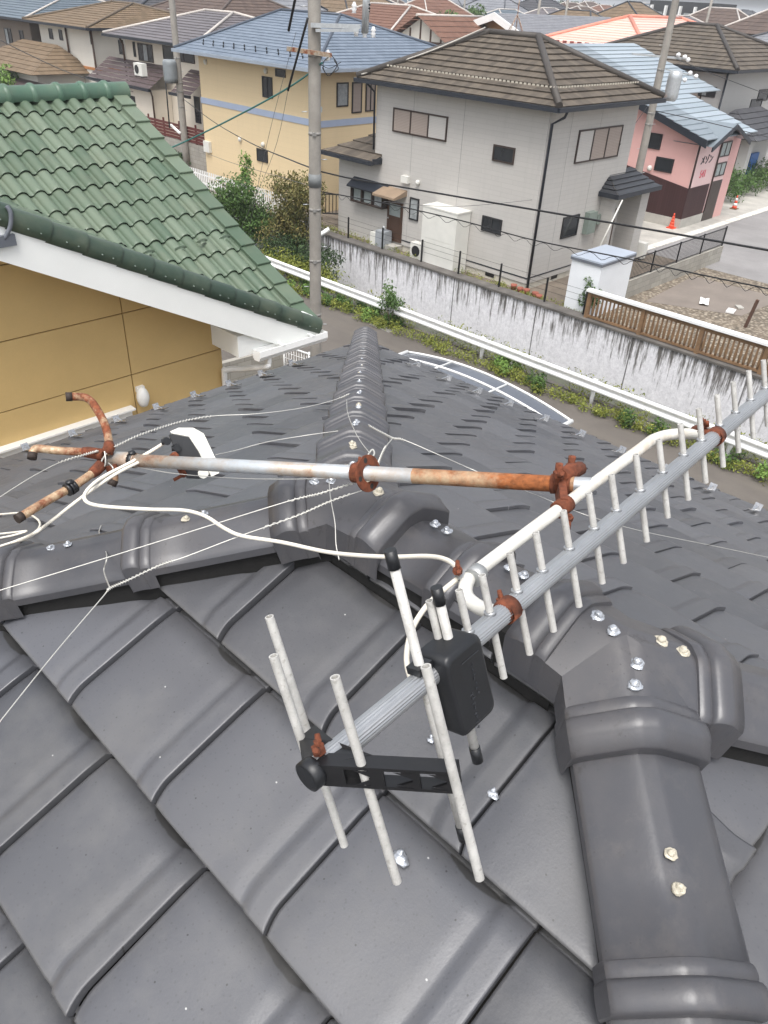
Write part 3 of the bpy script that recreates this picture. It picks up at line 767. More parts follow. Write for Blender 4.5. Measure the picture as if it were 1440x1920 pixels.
# backing so that no gap shows daylight
mb = MB(); z = lambda v: EZ+(v-EV)*GT-.03
mb.poly([(EU, EV, EZ-.03), (5.95, EV, EZ-.03), (5.95, VRDG, z(VRDG)), (EU-(VRDG-EV), VRDG, z(VRDG))])
mb.poly([(EU, EV, EZ-.03), (EU-(VRDG-EV), VRDG, z(VRDG)), (EU-(VRDG-EV), EV, z(VRDG))])
mb.poly([(5.95, VRDG, z(VRDG)), (5.95, VRDG+4, EZ), (-2, VRDG+4, EZ), (-2, VRDG, z(VRDG))])
mb.build('roof_deck', M_UNDER, neigh)
nrm = V3((0, -GSA, GCA)); dn = V3((0, -GCA, -GSA))
# flat verge tiles up the right edge
for j in range(13):
    s = -(j+1)*SE; mb = MB(); mb.cur = random.random()
    P0 = V3((5.76, EV, EZ))+dn*s; rows = []
    for f in (-.03, .5, .93, .985, 1.0):
        h = .052+.03*f-(.006 if f == 1. else 0); q = P0+dn*(f*SE)+nrm*h; w_ = .215
        rows.append([q+nrm*-.05, q, q+V3((.004, 0, 0))+nrm*.006, q+V3((w_-.01, 0, 0))+nrm*.006, q+V3((w_, 0, 0))-nrm*.004, q+V3((w_, 0, 0))-nrm*.13])
    mb.grid(rows, sm=False); mb.poly(rows[-1]); mb.build('verge_tile', M_GT, neigh)
# rounded verge caps with two nails down the front gable
M_NAILG = mat('green_nail', (.16, .20, .17), .5)
wd = V3((GCA, 0, -GSA)); wn = V3((GSA, 0, GCA))
for j in range(15):
    mb = MB(); mb.cur = random.random(); P0 = V3((EU+.03, EV-.09, EZ+.01))+wd*(-(j+1)*.345); rows = []
    for f in (-.08, .4, .9, .975, 1.0):
        k = .010*f*1.6-(.004 if f == 1. else 0); q = P0+wd*(f*.345)
        rows.append([q+V3((0, a*(1+k*0)-k, 0))+wn*(b+k) for a, b in ((.24, .035), (.20, .066), (.13, .082), (.07, .08), (.03, .062), (.008, .03), (0, -.02), (0, -.085), (.02, -.10))])
    mb.grid(rows); mb.poly(rows[-1][::-1]); t = mb.build('verge_cap', M_GD, neigh)
    for f in (.42, .74):
        mb = MB(); c = P0+wd*(f*.345)+V3((0, -.018, 0))+wn*(-.035); mb.tube([c+V3((0, .02, 0)), c], .007, 8); mb.blob(c, (.007, .005, .007), 8, 0); mb.build('nail', M_NAILG, t)
L = .335
for j in range(13):
    mb = MB(); mb.cur = random.random(); x1 = 6.02-j*L; rows = []
    pr = [(0, .0), (.03, .0), (L-.075, 0), (L-.06, .012), (L-.04, .022), (L-.015, .024), (L+.01, .014), (L+.02, .0)]
    for l, h in pr:
        rows.append([(x1-l, VRDG+(.125+h)*cos(a), z(VRDG)+.065+(.13+h)*sin(a)) for a in [(-.35+(pi+.7)*k/18) for k in range(19)]])
    mb.grid(rows); mb.poly(rows[0]); mb.build('ridge_tile', M_GR, neigh)
# snow-stop tiles near the eave
for x, y in ((338, 466), (378, 453), (421, 446), (278, 474)):
    r_ = ray(x, y); tt = (EZ+.055-GT*EV-ZC)/(r_.z-GT*r_.y); c = CAM+r_*tt; mb = MB(); mb.cur = .4
    rows = [[c+V3((a*.085*k2, 0, 0))+nrm*(.05*sqrt(max(0, 1-a*a))*k2+.0)+dn*dd for a in [-1+2*i/12 for i in range(13)]] for k2, dd in ((1, 0), (1, .012), (.55, .012), (.5, .05))]
    mb.grid(rows); mb.build('snow_stop', M_GT, neigh)
# mustard wall built of panels, with joints
M_MUST = mat('mustard_siding', (.60, .425, .185), .6, var=.07, vs=1.2, bump=.1, bs=70)
M_MUSTJ = mat('mustard_joint', (.22, .135, .04), .8)
WV = 7.32
zj = [PV(0, 642, WV).z]; z2 = PV(0, 775, WV).z; dz = zj[0]-z2
uj = PV(240, 660, WV).x; ur = PV(418, 690, WV).x
mb = MB(); mbj = MB()
def top(u): return EZ-.03+(EU-u)*GT
zs = [zj[0]+dz*k for k in range(-9, 5)]
us = sorted([uj-1.82*k for k in range(0, 6)]+[ur])
g = .006
for a, b in zip(us[:-1], us[1:]):
    for z0, z1 in zip(zs[:-1], zs[1:]):
        ta, tb = top(a), top(b)
        A, B_ = z1-g, z1-g
        if z0 > ta: continue
        A = min(A, ta); B_ = min(B_, tb)
        q = [(a+g, z0+g), (b-g, z0+g)]
        if tb < z0+g:
            xx = a+(ta-z0)/(ta-tb)*(b-a); q = [(a+g, z0+g), (xx, z0+g), (a+g, A)]
        else:
            q.append((b-g, B_))
            if ta > z1 > tb: q.append((EU-(z1-g-(EZ-.03))/GT, z1-g))
            q.append((a+g, A))
        mb.prism(q, lambda x, zz, d_: V3((x, d_, zz)), WV, WV+.02)
mb.build('wall_panel', M_MUST, neigh)
mb = MB(); mb.prism([(us[0], 0), (ur, 0), (ur, top(ur)-.02), (us[0], top(us[0])-.02)], lambda x, zz, d_: V3((x, d_, zz)), WV+.013, WV+3.2); mb.build('wall', M_MUSTJ, neigh)
# verge board, soffit, box end
pa = PV(0, 400, EV-.02); M_WG = mat('white_board', (.84, .85, .82), .35, var=.03, bump=.03)
mb = MB(); Lb = 6.2
q = [(EU-.02, EZ-.10), (EU-.02-Lb, EZ-.10+Lb*GT), (EU-.02-Lb, EZ-.50+Lb*GT), (EU-.42, EZ-.29)]
q = [(EU+.03, EZ-.03), (EU-Lb, EZ-.03+Lb*GT), (EU-Lb, EZ-.375+Lb*GT), (EU-.55, EZ-.375+.55*GT), (EU+.01, EZ-.16)]
mb.prism(q, lambda x, zz, d_: V3((x, d_, zz)), EV-.075, EV-.035); mb.build('barge_board', M_WG, neigh)
mb = MB(); mb.poly([(EU-.3, EV-.035, EZ-.20), (EU-Lb, EV-.035, EZ-.34+Lb*GT), (EU-Lb, WV, EZ-.34+Lb*GT), (EU-.3, WV, EZ-.20)]); mb.build('soffit', M_WG, neigh)
bl, br = PV(398, 625, EV), PV(446, 672, EV)
mb = MB(); mb.box2((4.74, EV-.03, EZ-.09), (EU-.06, WV-.002, EZ+.16)); mb.build('eave_box', M_WG, neigh)
# gutter with downpipe
mb = MB(); M_WPL = mat('white_upvc', (.8, .8, .78), .3, var=.03, bump=.03)
g0 = 4.93; gp = [(-.07, .05), (-.075, -.02), (-.05, -.07), (.03, -.075), (.06, -.05), (.065, .045), (.055, .045), (.05, -.045), (-.04, -.06), (-.06, -.02), (-.06, .05)]
mb.grid([[(u, EV-.10+a, EZ-.08+b) for a, b in gp] for u in (g0, EU+.06)], sm=False, close=True)
for u in (g0, EU+.06): mb.poly([(u, EV-.10+a, EZ-.08+b) for a, b in gp[:6]])
for u in (g0+.35, g0+.8): mb.box((u, EV-.10, EZ-.03), (.03, .15, .012))
gt = mb.build('gutter', M_WPL, neigh)
gx, gy = g0+.17, EV-.10
mb = MB(); mb.tube(cat_curve([(gx, gy, EZ-.13), (gx, gy, EZ-.23), (gx-.03, gy+.03, EZ-.275), (gx-.12, WV-.25, EZ-.38), (ur+.0, WV-.08, EZ-.42), (ur-.02, WV-.05, EZ-.5), (ur-.02, WV-.05, EZ-1.2), (ur-.02, WV-.05, .1)], 8), .035, 12); mb.build('downpipe', M_WPL, neigh)
mb = MB(); c = PV(268, 745, WV-.06); mb.blob(c, (.07, .07, .12), 12, .1, 3); mb.box(c+V3((0, .04, .09)), (.09, .06, .06)); mb.build('vent_hood', M_WPL, neigh)
c0, c1 = PV(-60, 860, WV-.06), PV(247, 772, WV-.06)
mb = MB(); mb.box2((c0.x-1, WV-.07, c1.z-.06), (c1.x, WV-.001, c1.z+.03)); mb.box2((c0.x-1, WV-.11, c1.z+.03), (c1.x+.03, WV-.001, c1.z+.05)); mb.build('window_head_flashing', M_WPL, neigh)
mb = MB(); c = PV(8, 440, EV-.08); mb.tube(cat_curve([PV(12, 386, EV-.1), PV(20, 400, EV-.12), PV(19, 425, EV-.12), PV(8, 448, EV-.1)]), .018, 8); mb.box(PV(5, 452, EV-.09), (.2, .05, .09)); mb.build('verge_bracket', mat('bracket_grey', (.12, .13, .15), .4), neigh)
# fence and block wall in its garden
mb = MB(); y0 = 8.9
M_BLOCK = siding('block_wall', (.33, .31, .27), .2, .4, .12, .55, .9, .35)
fn = thing('garden_fence', (8.6, 9.4, 0), 'white steel mesh garden fence below the neighbour gutter', 'fence')
a, b = PZ(528, 690, .35), PZ(640, 700, .35)
def meshfence(t, p, q, z0, z1, n, m, r=.008):
    mb = MB(); p, q = V3((p[0], p[1], 0)), V3((q[0], q[1], 0))
    for k in range(n+1): c = p+(q-p)*k/n; mb.rod(c+V3((0, 0, z0)), c+V3((0, 0, z1)), r, 5)
    for z in [z0+.02+(z1-z0-.04)*i/5 for i in range(6)]: mb.rod(p+V3((0, 0, z)), q+V3((0, 0, z)), r, 5)
    mb.build('mesh_panel', m, t)
    for k in range(4):
        c = p+(q-p)*k/3; mb = MB(); mb.rod(c+V3((0, 0, z0-.1)), c+V3((0, 0, z1+.05)), .03, 8); mb.build('post', m, t)
    mb = MB(); mb.rod(p+V3((0, 0, z1)), q+V3((0, 0, z1)), .028, 6); mb.build('top_rail', m, t)
f0, f1 = PZ(532, 648, 1.55), PZ(592, 668, 1.55)
f1 = f0+(f1-f0)*2.4
meshfence(fn, f0, f1, .75, 1.55, 30, M_WHITE)
bw = MB(); w0, w1 = PZ(428, 700, 1.2), PZ(530, 672, 1.2)
d_ = (w1-w0).normalized(); nn = V3((-d_.y, d_.x, 0))
bw.prism([(-2, 0), ((w1-w0).length, 0), ((w1-w0).length, 1.5), (-2, 1.5)], lambda a, b, c: V3((w0.x, w0.y, 0))+d_*a+nn*c+V3((0, 0, b)), 0, .15)
tag(bw.build('block_wall', M_BLOCK), 'grey concrete block garden wall below the white elbow downpipe', 'garden wall')
# carport on our own plot ---------------------------------------------
cp = thing('carport', (12, 9, 0), 'carport with arched smoky sheet roof and white frame beyond the right eave', 'carport')
M_CPS = mat('smoky_polycarbonate', (.10, .11, .13), .06, var=.15, vs=1, bump=0, spec=.8)
def arc(u, v, k=0): s = (v-6.7)/(11.2-6.7); return V3((u, v, 2.5+.25*4*s*(1-s)+k))
A0, A1 = 9.4, 12.5
mb = MB(); N = 24; mb.grid([[arc(A0+(A1-A0)*i/6, 6.7+4.5*j/N) for j in range(N+1)] for i in range(7)]); mb.build('roof_sheet', M_CPS, cp)
for u in (A1, A1-.43, A1-1.3, A1-2.3):
    mb = MB(); mb.tube([arc(u, 6.7+4.5*j/N, .012) for j in range(N+1)], .028, 6); mb.build('rib', M_WHITE, cp)
for s in (.0, .36, .7, 1.):
    mb = MB(); a, b = arc(A0, 6.7+4.5*s, .014), arc(A1, 6.7+4.5*s, .014); mb.rod(a, b, .024 if 0 < s < 1 else .05, 6); mb.build('purlin', M_WHITE, cp)
for u, v in ((A0+.3, 6.8), (A1-.4, 6.8)):
    mb = MB(); mb.box2((u-.05, v-.05, 0), (u+.05, v+.05, 2.48)); mb.build('post', M_WHITE, cp)
# ================================================================== houses
M_GLASS = mat('dark_glass', (.02, .024, .028), .08, 0, .2, 2, 0, spec=.7)
M_FRAMEB = mat('brown_window_frame', (.045, .03, .024), .4)
M_FRAMEK = mat('black_window_frame', (.02, .02, .022), .4)
M_SHUT = siding('shutter_slats', (.36, .30, .26), .05, 5, .02, .7, .5, 0)
M_SHUTG = siding('grey_shutter', (.50, .48, .45), .05, 5, .02, .85, .5, 0)
M_FROST = mat('frosted_glass', (.30, .34, .33), .3, 0, .12, 4)
M_CURT = mat('net_curtain', (.30, .32, .32), .5, 0, .3, 6)
M_DOOR = mat('brown_door', (.075, .04, .025), .45)
def face_box(axis, plane, a0, a1, z0, z1, d0, d1):
    """d measured outward from the wall plane towards the camera side"""
    if axis == 'U': return (plane-d1, a0, z0), (plane-d0, a1, z1)
    return (a0, plane-d1, z0), (a1, plane-d0, z1)
def window(root, axis, plane, a0, a1, z0, z1, fm, panes, depth=.05, fw=.05, label=None, name='window'):
    if a1 < a0: a0, a1 = a1, a0
    if z1 < z0: z0, z1 = z1, z0
    mb = MB(); n = len(panes)
    B = lambda *q: mb.box2(*face_box(axis, plane, *q))
    B(a0, a1, z0, z0+fw, .0, depth); B(a0, a1, z1-fw, z1, .0, depth)
    for k in range(n+1):
        c = a0+fw/2+(a1-a0-fw)*k/n; B(c-fw/2, c+fw/2, z0+fw, z1-fw, .0, depth)
    w_ = mb.build(name, fm, root)
    if label: w_['label'] = label
    for k, pm in enumerate(panes):
        mb = MB(); c0 = a0+fw+(a1-a0-fw)*k/n; c1 = a0+(a1-a0-fw)*(k+1)/n
        mb.box2(*face_box(axis, plane, c0+.001, c1-.001, z0+fw+.001, z1-fw-.001, .002, depth*.55)); mb.build('shutter' if pm in (M_SHUT, M_SHUTG) else 'pane', pm, w_)
    return w_
def winpx(root, axis, plane, x0, y0, x1, y1, fm, panes, **k):
    P = PU if axis == 'U' else PV; i = 1 if axis == 'U' else 0
    a, b = P(x0, y0, plane), P(x1, y1, plane)
    return window(root, axis, plane, a[i], b[i], a.z, b.z, fm, panes, **k)
def roof_mesh(rect, ze, ra, rb, zr, courses, th, gable=()):
    u0, u1, v0, v1 = rect; ra = V3((ra[0], ra[1], zr)); rb = V3((rb[0], rb[1], zr))
    c = [V3((u0, v0, ze)), V3((u1, v0, ze)), V3((u1, v1, ze)), V3((u0, v1, ze))]
    alongv = abs(ra.y-rb.y) >= abs(ra.x-rb.x)
    if alongv: lo, hi = (ra, rb) if ra.y < rb.y else (rb, ra); fs = [(c[3], c[0], hi, lo, 'W'), (c[1], c[2], lo, hi, 'E'), (c[0], c[1], lo, lo, 'S'), (c[2], c[3], hi, hi, 'N')]
    else: lo, hi = (ra, rb) if ra.x < rb.x else (rb, ra); fs = [(c[0], c[1], lo, hi, 'S'), (c[2], c[3], hi, lo, 'N'), (c[3], c[0], lo, lo, 'W'), (c[1], c[2], hi, hi, 'E')]
    mb = MB(); ridges = []
    for P0, P1, Q0, Q1, nm in fs:
        if nm in gable: continue
        e = (P1-P0).normalized(); n = e.cross(((Q0+Q1)/2-(P0+P1)/2).normalized()); n = n if n.z > 0 else -n
        for j in range(courses):
            a, b = j/courses, (j+1)/courses
            A0, A1 = P0.lerp(Q0, a), P1.lerp(Q1, a); B0, B1 = P0.lerp(Q0, b), P1.lerp(Q1, b)
            lift = n*th
            pts = [A0+lift, A1+lift, B1, B0] if (B1-B0).length > 1e-4 else [A0+lift, A1+lift, B0]
            uv = [((p-P0).dot(e), j+.02 if k < 2 else j+.98) for k, p in enumerate(pts)]
            mb.poly(pts, uv)
            mb.poly([A0-n*.002, A1-n*.002, A1+lift, A0+lift], [((A0-P0).dot(e), j+.02), ((A1-P0).dot(e), j+.02)]*1+[((A1-P0).dot(e), j+.1), ((A0-P0).dot(e), j+.1)])
        ridges.append((P0+n*th, Q0+n*th*.3)); 
    ridges.append((lo, hi))
    return mb, ridges, fs
M_SOFF = mat('eave_soffit', (.35, .33, .31), .8)
def hhouse(name, label, rect, z0, zw, wallm, roofm, rect_r, ze, ra, rb, zr, courses=14, th=.03, ridgem=None, gut=None, gable=(), group=None, gutr=.05, catg='house', ridger=.09, ghip=True):
    u0, u1, v0, v1 = rect
    t = thing(name, ((u0+u1)/2, (v0+v1)/2, z0), label, catg, group)
    mb = MB(); mb.box2((u0, v0, z0-.2), (u1, v1, zw)); 
    if gable:
        for g in gable:
            if g in 'WE':
                x = u0 if g == 'W' else u1; y = ra[1]; k = (zr-ze)/max(.1, abs(rect_r[2]-y))
                mb.prism([(v0, zw), (v1, zw), (v1, ze-.03+k*(rect_r[3]-v1)), (y, zr-.06), (v0, ze-.03+k*(v0-rect_r[2]))], lambda a, b, d_: V3((d_, a, b)), x, x+(.2 if g == 'W' else -.2))
            else:
                y = v0 if g == 'S' else v1; x = ra[0]; k = (zr-ze)/max(.1, abs(rect_r[0]-x))
                mb.prism([(u0, zw), (u1, zw), (u1, ze-.03+k*(rect_r[1]-u1)), (x, zr-.06), (u0, ze-.03+k*(u0-rect_r[0]))], lambda a, b, d_: V3((a, d_, b)), y, y+(.2 if g == 'S' else -.2))
    mb.build('wall', wallm, t)
    mb, ridges, fs = roof_mesh(rect_r, ze, ra, rb, zr, courses, th, gable)
    r = mb.build('roof', roofm, t)
    a0, a1, b0, b1 = rect_r
    mb = MB(); s = .02
    mb.poly([(a0, b0, ze-.03), (a0, b1, ze-.03), (a1, b1, ze-.03), (a1, b0, ze-.03)]) if not gable else None
    if mb.f: mb.build('soffit', M_SOFF, r)
    mb = MB()
    for A, B_ in ridges:
        d_ = (B_-A)
        if d_.length > .1: mb.tube([A+V3((0, 0, .03)), B_+V3((0, 0, .03))], ridger, 8)
    if ridgem: mb.build('ridge_cap', ridgem, r)
    if gut:
        mb = MB(); q = gutr
        for P0, P1, _, _, nm in fs:
            if nm in gable: continue
            n = {'W': V3((-1, 0, 0)), 'E': V3((1, 0, 0)), 'S': V3((0, -1, 0)), 'N': V3((0, 1, 0))}[nm]
            a, b = P0+n*q, P1+n*q; e = (b-a).normalized(); mb.box((a+b)/2+V3((0, 0, -.055)), [abs((b-a)[i])+(2*q+.002 if abs(e[i]) > .5 else q*2) if i < 2 else .13 for i in range(3)])
        mb.build('gutter', gut, r)
    return t
def pipe(root, pts, r, m, name='downpipe'):
    mb = MB(); mb.tube(pts, r, 8); return mb.build(name, m, root)
# --- the grey house across the canal
M_GSID = siding('grey_siding', (.47, .45, .42), .152, .91, .02, .86, .75, .1)
M_GROOF = rooftile('brown_slate_tile', (.06, .05, .04), (.14, .115, .088), .19, .75)
M_GUTK = mat('dark_gutter', (.022, .026, .034), .35)
GU0, GU1, GV0, GV1 = 22.75, 28.2, 15.02, 22.75
gh = hhouse('grey_house', 'grey sided two storey house with brown tiled hip roof across the canal', (GU0, GU1, GV0, GV1), LOT+.42, 6.62, M_GSID, M_GROOF,
            (GU0-.52, GU1+.55, GV0-.55, GV1+.55), 6.72, (25.5, 17.85), (25.5, 19.95), 8.34, 11, .05, mat('ridge_brown', (.06, .052, .045), .6), M_GUTK, gutr=.06, ridger=.11)
mb = MB(); mb.box2((GU0+.03, GV0+.03, LOT-.2), (GU1-.03, GV1-.03, LOT+.42)); f = mb.build('foundation', mat('foundation_cream', (.5, .47, .4), .85), gh)
for v in (15.9, 18.9):
    mb = MB(); mb.box2((GU0+.02, v+.55, LOT+.08), (GU0+.032, v+.95, LOT+.28)); mb.build('vent', M_BLACK, f)
mb = MB(); mb.box2((GU0+1.6, GV0+.02, LOT+.08), (GU0+2.0, GV0+.032, LOT+.28)); mb.build('vent', M_BLACK, f)
mb = MB(); mb.box2((GU0-.012, GV0-.012, LOT+.40), (GU1+.01, GV1+.01, LOT+.44)); mb.build('sill_flashing', M_GUTK, gh)
mb = MB()
for v in (15.06, 18.5, 20.85): mb.box2((GU0-.004, v-.008, LOT+.45), (GU0, v+.008, 6.6))
for u in (24.0, 25.8): mb.box2((u-.006, GV0-.004, LOT+.45), (u+.006, GV0, 6.6))
mb.build('wall_joint', mat('joint_grey', (.3, .29, .28), .8), gh)
W = lambda *a, **k: winpx(gh, *a, **k)
W('U', GU0, 739, 201, 837, 266, M_FRAMEB, [M_SHUTG, M_SHUT, M_SHUT], label='wide window with one pale and two brown shutter panels')
W('U', GU0, 927, 270, 963, 309, M_FRAMEB, [M_GLASS])
W('U', GU0, 844, 388, 873, 424, M_FRAMEK, [M_GLASS])
W('U', GU0, 906, 403, 939, 441, M_FRAMEK, [M_GLASS, M_GLASS])
W('U', GU0, 770, 369, 784, 415, M_FRAMEK, [M_CURT])
W('V', GV0, 1086, 244, 1156, 293, M_FRAMEB, [M_SHUTG, M_SHUT, M_SHUT], label='wide window with shutter panels on the right hand wall')
W('V', GV0, 1056, 408, 1079, 440, M_FRAMEK, [M_GLASS])
bay = W('U', GU0, 668, 347, 727, 391, M_FRAMEB, [M_CURT, M_FROST, M_FROST], depth=.32, label='projecting kitchen bay window with dark hood')
a, b = PU(664, 338, GU0), PU(730, 352, GU0); mb = MB(); mb.prism([(GU0, .28), (GU0-.42, 0), (GU0-.42, -.05), (GU0, -.05)], lambda x, zz, d_: V3((x, d_, a.z-.12+zz)), b.y, a.y); mb.build('hood', M_GUTK, bay)
# back door with canopy
d0, d1 = PU(729, 374, GU0), PU(752, 461, GU0)
dr = window(gh, 'U', GU0, d1.y, d0.y, LOT+.3, d0.z, M_DOOR, [M_FROST], .06, .09, name='door')
mb = MB(); mb.box2((GU0-.055, d1.y+.1, LOT+.4), (GU0-.04, d0.y-.1, LOT+1.25)); mb.build('kick_panel', M_DOOR, dr)
mb = MB(); mb.blob((GU0-.1, d0.y-.1, LOT+1.15), (.035, .035, .035), 8, 0); mb.build('handle', M_STEEL, dr)
c0, c1 = PU(722, 355, GU0), PU(763, 366, GU0)
mb = MB(); mb.prism([(GU0, .16), (GU0-.7, -.05), (GU0-.7, -.13), (GU0, -.05)], lambda x, zz, d_: V3((x, d_, c0.z+zz)), c1.y, c0.y); mb.build('canopy', mat('canopy_tan', (.26, .19, .13), .6), gh)
mb = MB(); mb.box2((GU0-.5, d1.y-.05, LOT-.1), (GU0-.002, d0.y+.1, LOT+.22)); mb.build('step', M_CONC, gh)
# low roof at the left end and its wall
lt = [PU(610, 283, GU0), PU(700, 262, GU0)]
mb = MB(); mb.box2((GU0+.02, GV1, LOT-.2), (GU1-1.4, GV1+2.05, 3.95)); mb.build('annex_wall', M_GSID, gh)
mb, rg, fs = roof_mesh((GU0-.5, GU1-.9, GV1-.4, GV1+2.5), 4.0, (25.2, GV1-.38), (25.2, GV1+.25), 5.15, 6, .05, ('S',))
r = mb.build('annex_roof', M_GROOF, gh)
mb = MB(); mb.box2((GU0-.62, GV1-.42, 3.88), (GU0-.5, GV1+2.6, 4.02)); mb.box2((GU0-.5, GV1+2.5, 3.88), (GU1-.9, GV1+2.6, 4.02)); mb.build('gutter', M_GUTK, r)
mb = MB(); mb.box2((GU0-.5, GV1-.42, 3.9), (GU0+.0, GV1-.36, 4.1)); mb.build('verge', M_GUTK, r)
# porch on the right hand wall
q0, q1 = PV(1137, 330, GV0-.5), PV(1219, 325, GV0-.5)
mb, rg, fs = roof_mesh((26.6, 29.7, GV0-.75, GV0+.9), 3.75, (27.2, GV0+.2), (28.9, GV0+.2), 4.35, 5, .04)
r = mb.build('porch_roof', mat('porch_slate', (.035, .037, .042), .45), gh)
mb = MB(); mb.box2((26.55, GV0-.82, 3.62), (29.75, GV0-.75, 3.78)); mb.box2((26.53, GV0-.75, 3.62), (26.6, GV0+.0, 3.78)); mb.build('gutter', M_GUTK, r)
mb = MB(); mb.box2((26.8, GV0-.55, LOT-.2), (27.0, GV0-.003, 3.62)); mb.box2((28.9, GV0-.5, LOT-.2), (29.5, GV0+1.5, 3.62)); mb.box2((28.2, GV0+.3, LOT), (29, GV0+1.5, 3.6)); mb.build('porch_wall', M_GSID, gh)
mb = MB(); mb.box2((27.1, GV0-.02, LOT), (28.1, GV0-.004, 3.0)); mb.build('front_door', M_DOOR, gh)
# services
cp_ = PV(1040, 208, GV0-.12)
pipe(gh, [(GU0+.1, GV0-.5, 6.6), (GU0+.12, GV0-.42, 6.42), (GU0+.02, GV0-.07, 6.2), (GU0+.02, GV0-.07, LOT+.1)], .045, M_GUTK)
pipe(gh, [(GU0-.45, GV1+.1, 6.6), (GU0-.1, GV1+.02, 6.3), (GU0-.06, GV1+.02, 4.35)], .04, M_GUTK)
mb = MB()
for k in range(46):
    for f in (.1,):
        y = GV0+.1+k*.165; mb.box((GU0-.52+.66, y, 6.72+.66*.57+.09), (.02, .09, .05))
for k in range(33): mb.box((GU0+.1+k*.165, GV0-.55+.66, 6.72+.66*.57+.09), (.09, .02, .05))
mb.build('snow_fence', mat('snow_fence_tan', (.5, .46, .38), .5), gh)
mb = MB(); mb.tube(cat_curve([V3((GU0-.5, GV1+.35, 6.85)), V3((GU0+.3, 22.4, 7.2)), V3((24, 21.2, 7.75)), V3((25.3, 20.0, 8.5))]), .025, 6); mb.build('roof_cable', M_CONC, gh)
def boxed(name, label, cat, axis, plane, x0, y0, x1, y1, d, m, z0=None):
    P = PU if axis == 'U' else PV; i = 1 if axis == 'U' else 0
    a, b = P(x0, y0, plane), P(x1, y1, plane)
    mb = MB(); mb.box2(*face_box(axis, plane, min(a[i], b[i]), max(a[i], b[i]), z0 if z0 is not None else min(a.z, b.z), max(a.z, b.z), .002, d))
    return tag(mb.build(name, m), label, cat)
M_OFFW = mat('off_white_metal', (.66, .65, .60), .45, var=.06)
boxed('meter_box', 'small cream electrical box high on the grey wall above the door', 'electrical box', 'U', GU0, 757, 328, 769, 344, .16, M_OFFW)
mb = MB(); c = PU(785, 342, GU0); mb.blob(c+V3((-.06, 0, 0)), (.09, .09, .1), 10, .05); tag(mb.build('vent_cap', M_OFFW), 'small round white vent cap beside the cream electrical box', 'vent cap')
t = thing('storage_cabinet', (22.5, 18.4, LOT), 'tall white water heater cabinet against the grey house wall', 'cabinet')
a, b = PU(808, 410, GU0-.3), PU(862, 500, GU0-.3)
mb = MB(); mb.box2((GU0-.78, b.y-.05, LOT-.03), (GU0-.03, a.y, LOT+2.12)); mb.build('body', M_OFFW, t)
mb = MB(); mb.box2((GU0-.8, b.y-.07, LOT+2.12), (GU0-.01, a.y+.02, LOT+2.17)); mb.build('lid', M_OFFW, t)
mb = MB(); mb.box2((GU0-.79, b.y, LOT+.1), (GU0-.782, b.y+.0+(a.y-b.y)*.97, LOT+1.05)); mb.box2((GU0-.79, b.y, LOT+1.07), (GU0-.782, b.y+(a.y-b.y)*.97, LOT+2.08)); mb.build('door', M_OFFW, t)
def acunit(label, c, m, w_=.8, h=.58):
    t = thing('outdoor_unit', c, label, 'air conditioner'); c = V3(c)
    mb = MB(); mb.box(c+V3((0, 0, h/2+.06)), (.3, w_, h)); mb.build('casing', m, t)
    mb = MB(); mb.tube([c+V3((-.151, w_*.14, h/2+.06)), c+V3((-.165, w_*.14, h/2+.06))], .2, 20); mb.build('fan_grille', M_FRAMEK, t)
    mb = MB(); mb.box(c+V3((0, -w_*.36, .03)), (.34, .06, .06)); mb.box(c+V3((0, w_*.36, .03)), (.34, .06, .06)); mb.build('foot', M_BLACK, t)
    return t
p = PZ(785, 488, LOT); acunit('white air conditioner unit between brown back door and tall cabinet', (22.4, 19.75, LOT), M_OFFW)
t = thing('oil_tank', (22.35, 21.9, LOT), 'grey metal heating unit on the ground left of the brown back door', 'heating unit')
p = PZ(708, 470, LOT); mb = MB(); mb.box((22.4, 21.75, LOT+.36), (.42, .5, .68)); mb.build('casing', mat('unit_grey', (.33, .35, .37), .5), t)
mb = MB(); mb.rod((22.4, 21.75, LOT+.7), (22.4, 21.75, LOT+.86), .05, 10); mb.build('flue', M_GALV, t)
mb = MB(); mb.box((22.4, 22.2, LOT+.3), (.3, .3, .5)); mb.build('pump_case', M_OFFW, t)
c = PV(1106, 417, GV0-.1); mb = MB(); mb.box(c, (.55, .2, .75)); mb.box(c+V3((.5, 0, .05)), (.2, .14, .35)); tag(mb.build('utility_meter', mat('meter_green', (.20, .24, .21), .4)), 'grey green utility meter on the right hand wall of the grey house', 'meter')
mb = MB(); mb.rod(PV(1167, 375, 14.2), PV(1121, 470, 14.2), .03, 8); tag(mb.build('leaning_pole', M_OFFW), 'thin white pole leaning against the grey house porch', 'pole')
acunit('white outdoor unit under the porch at the far end of grey house', (29.9, 14.75, LOT), M_OFFW, .8, .6)
# wire fence along the coping
wf = thing('wire_fence', (21.9, 18, LOT+.17), 'low wire fence with thin black posts on the retaining wall', 'fence')
pv = []
for x, y in ((645, 448), (708, 469), (777, 494), (850, 516), (929, 540), (1014, 568)): pv.append(PZ(x, y, LOT+.17).y)
pv = [pv[0]+(pv[0]-pv[1])]+pv+[12.1]
for v in pv: mb = MB(); mb.box2((21.84, v-.025, LOT+.1), (21.89, v+.025, LOT+.98)); mb.build('post', M_BLACK, wf)
for z in (.55, .75, .93): mb = MB(); mb.rod((21.865, pv[0], LOT+z), (21.865, pv[-1], LOT+z), .005, 5); mb.build('wire', M_CABLE, wf)
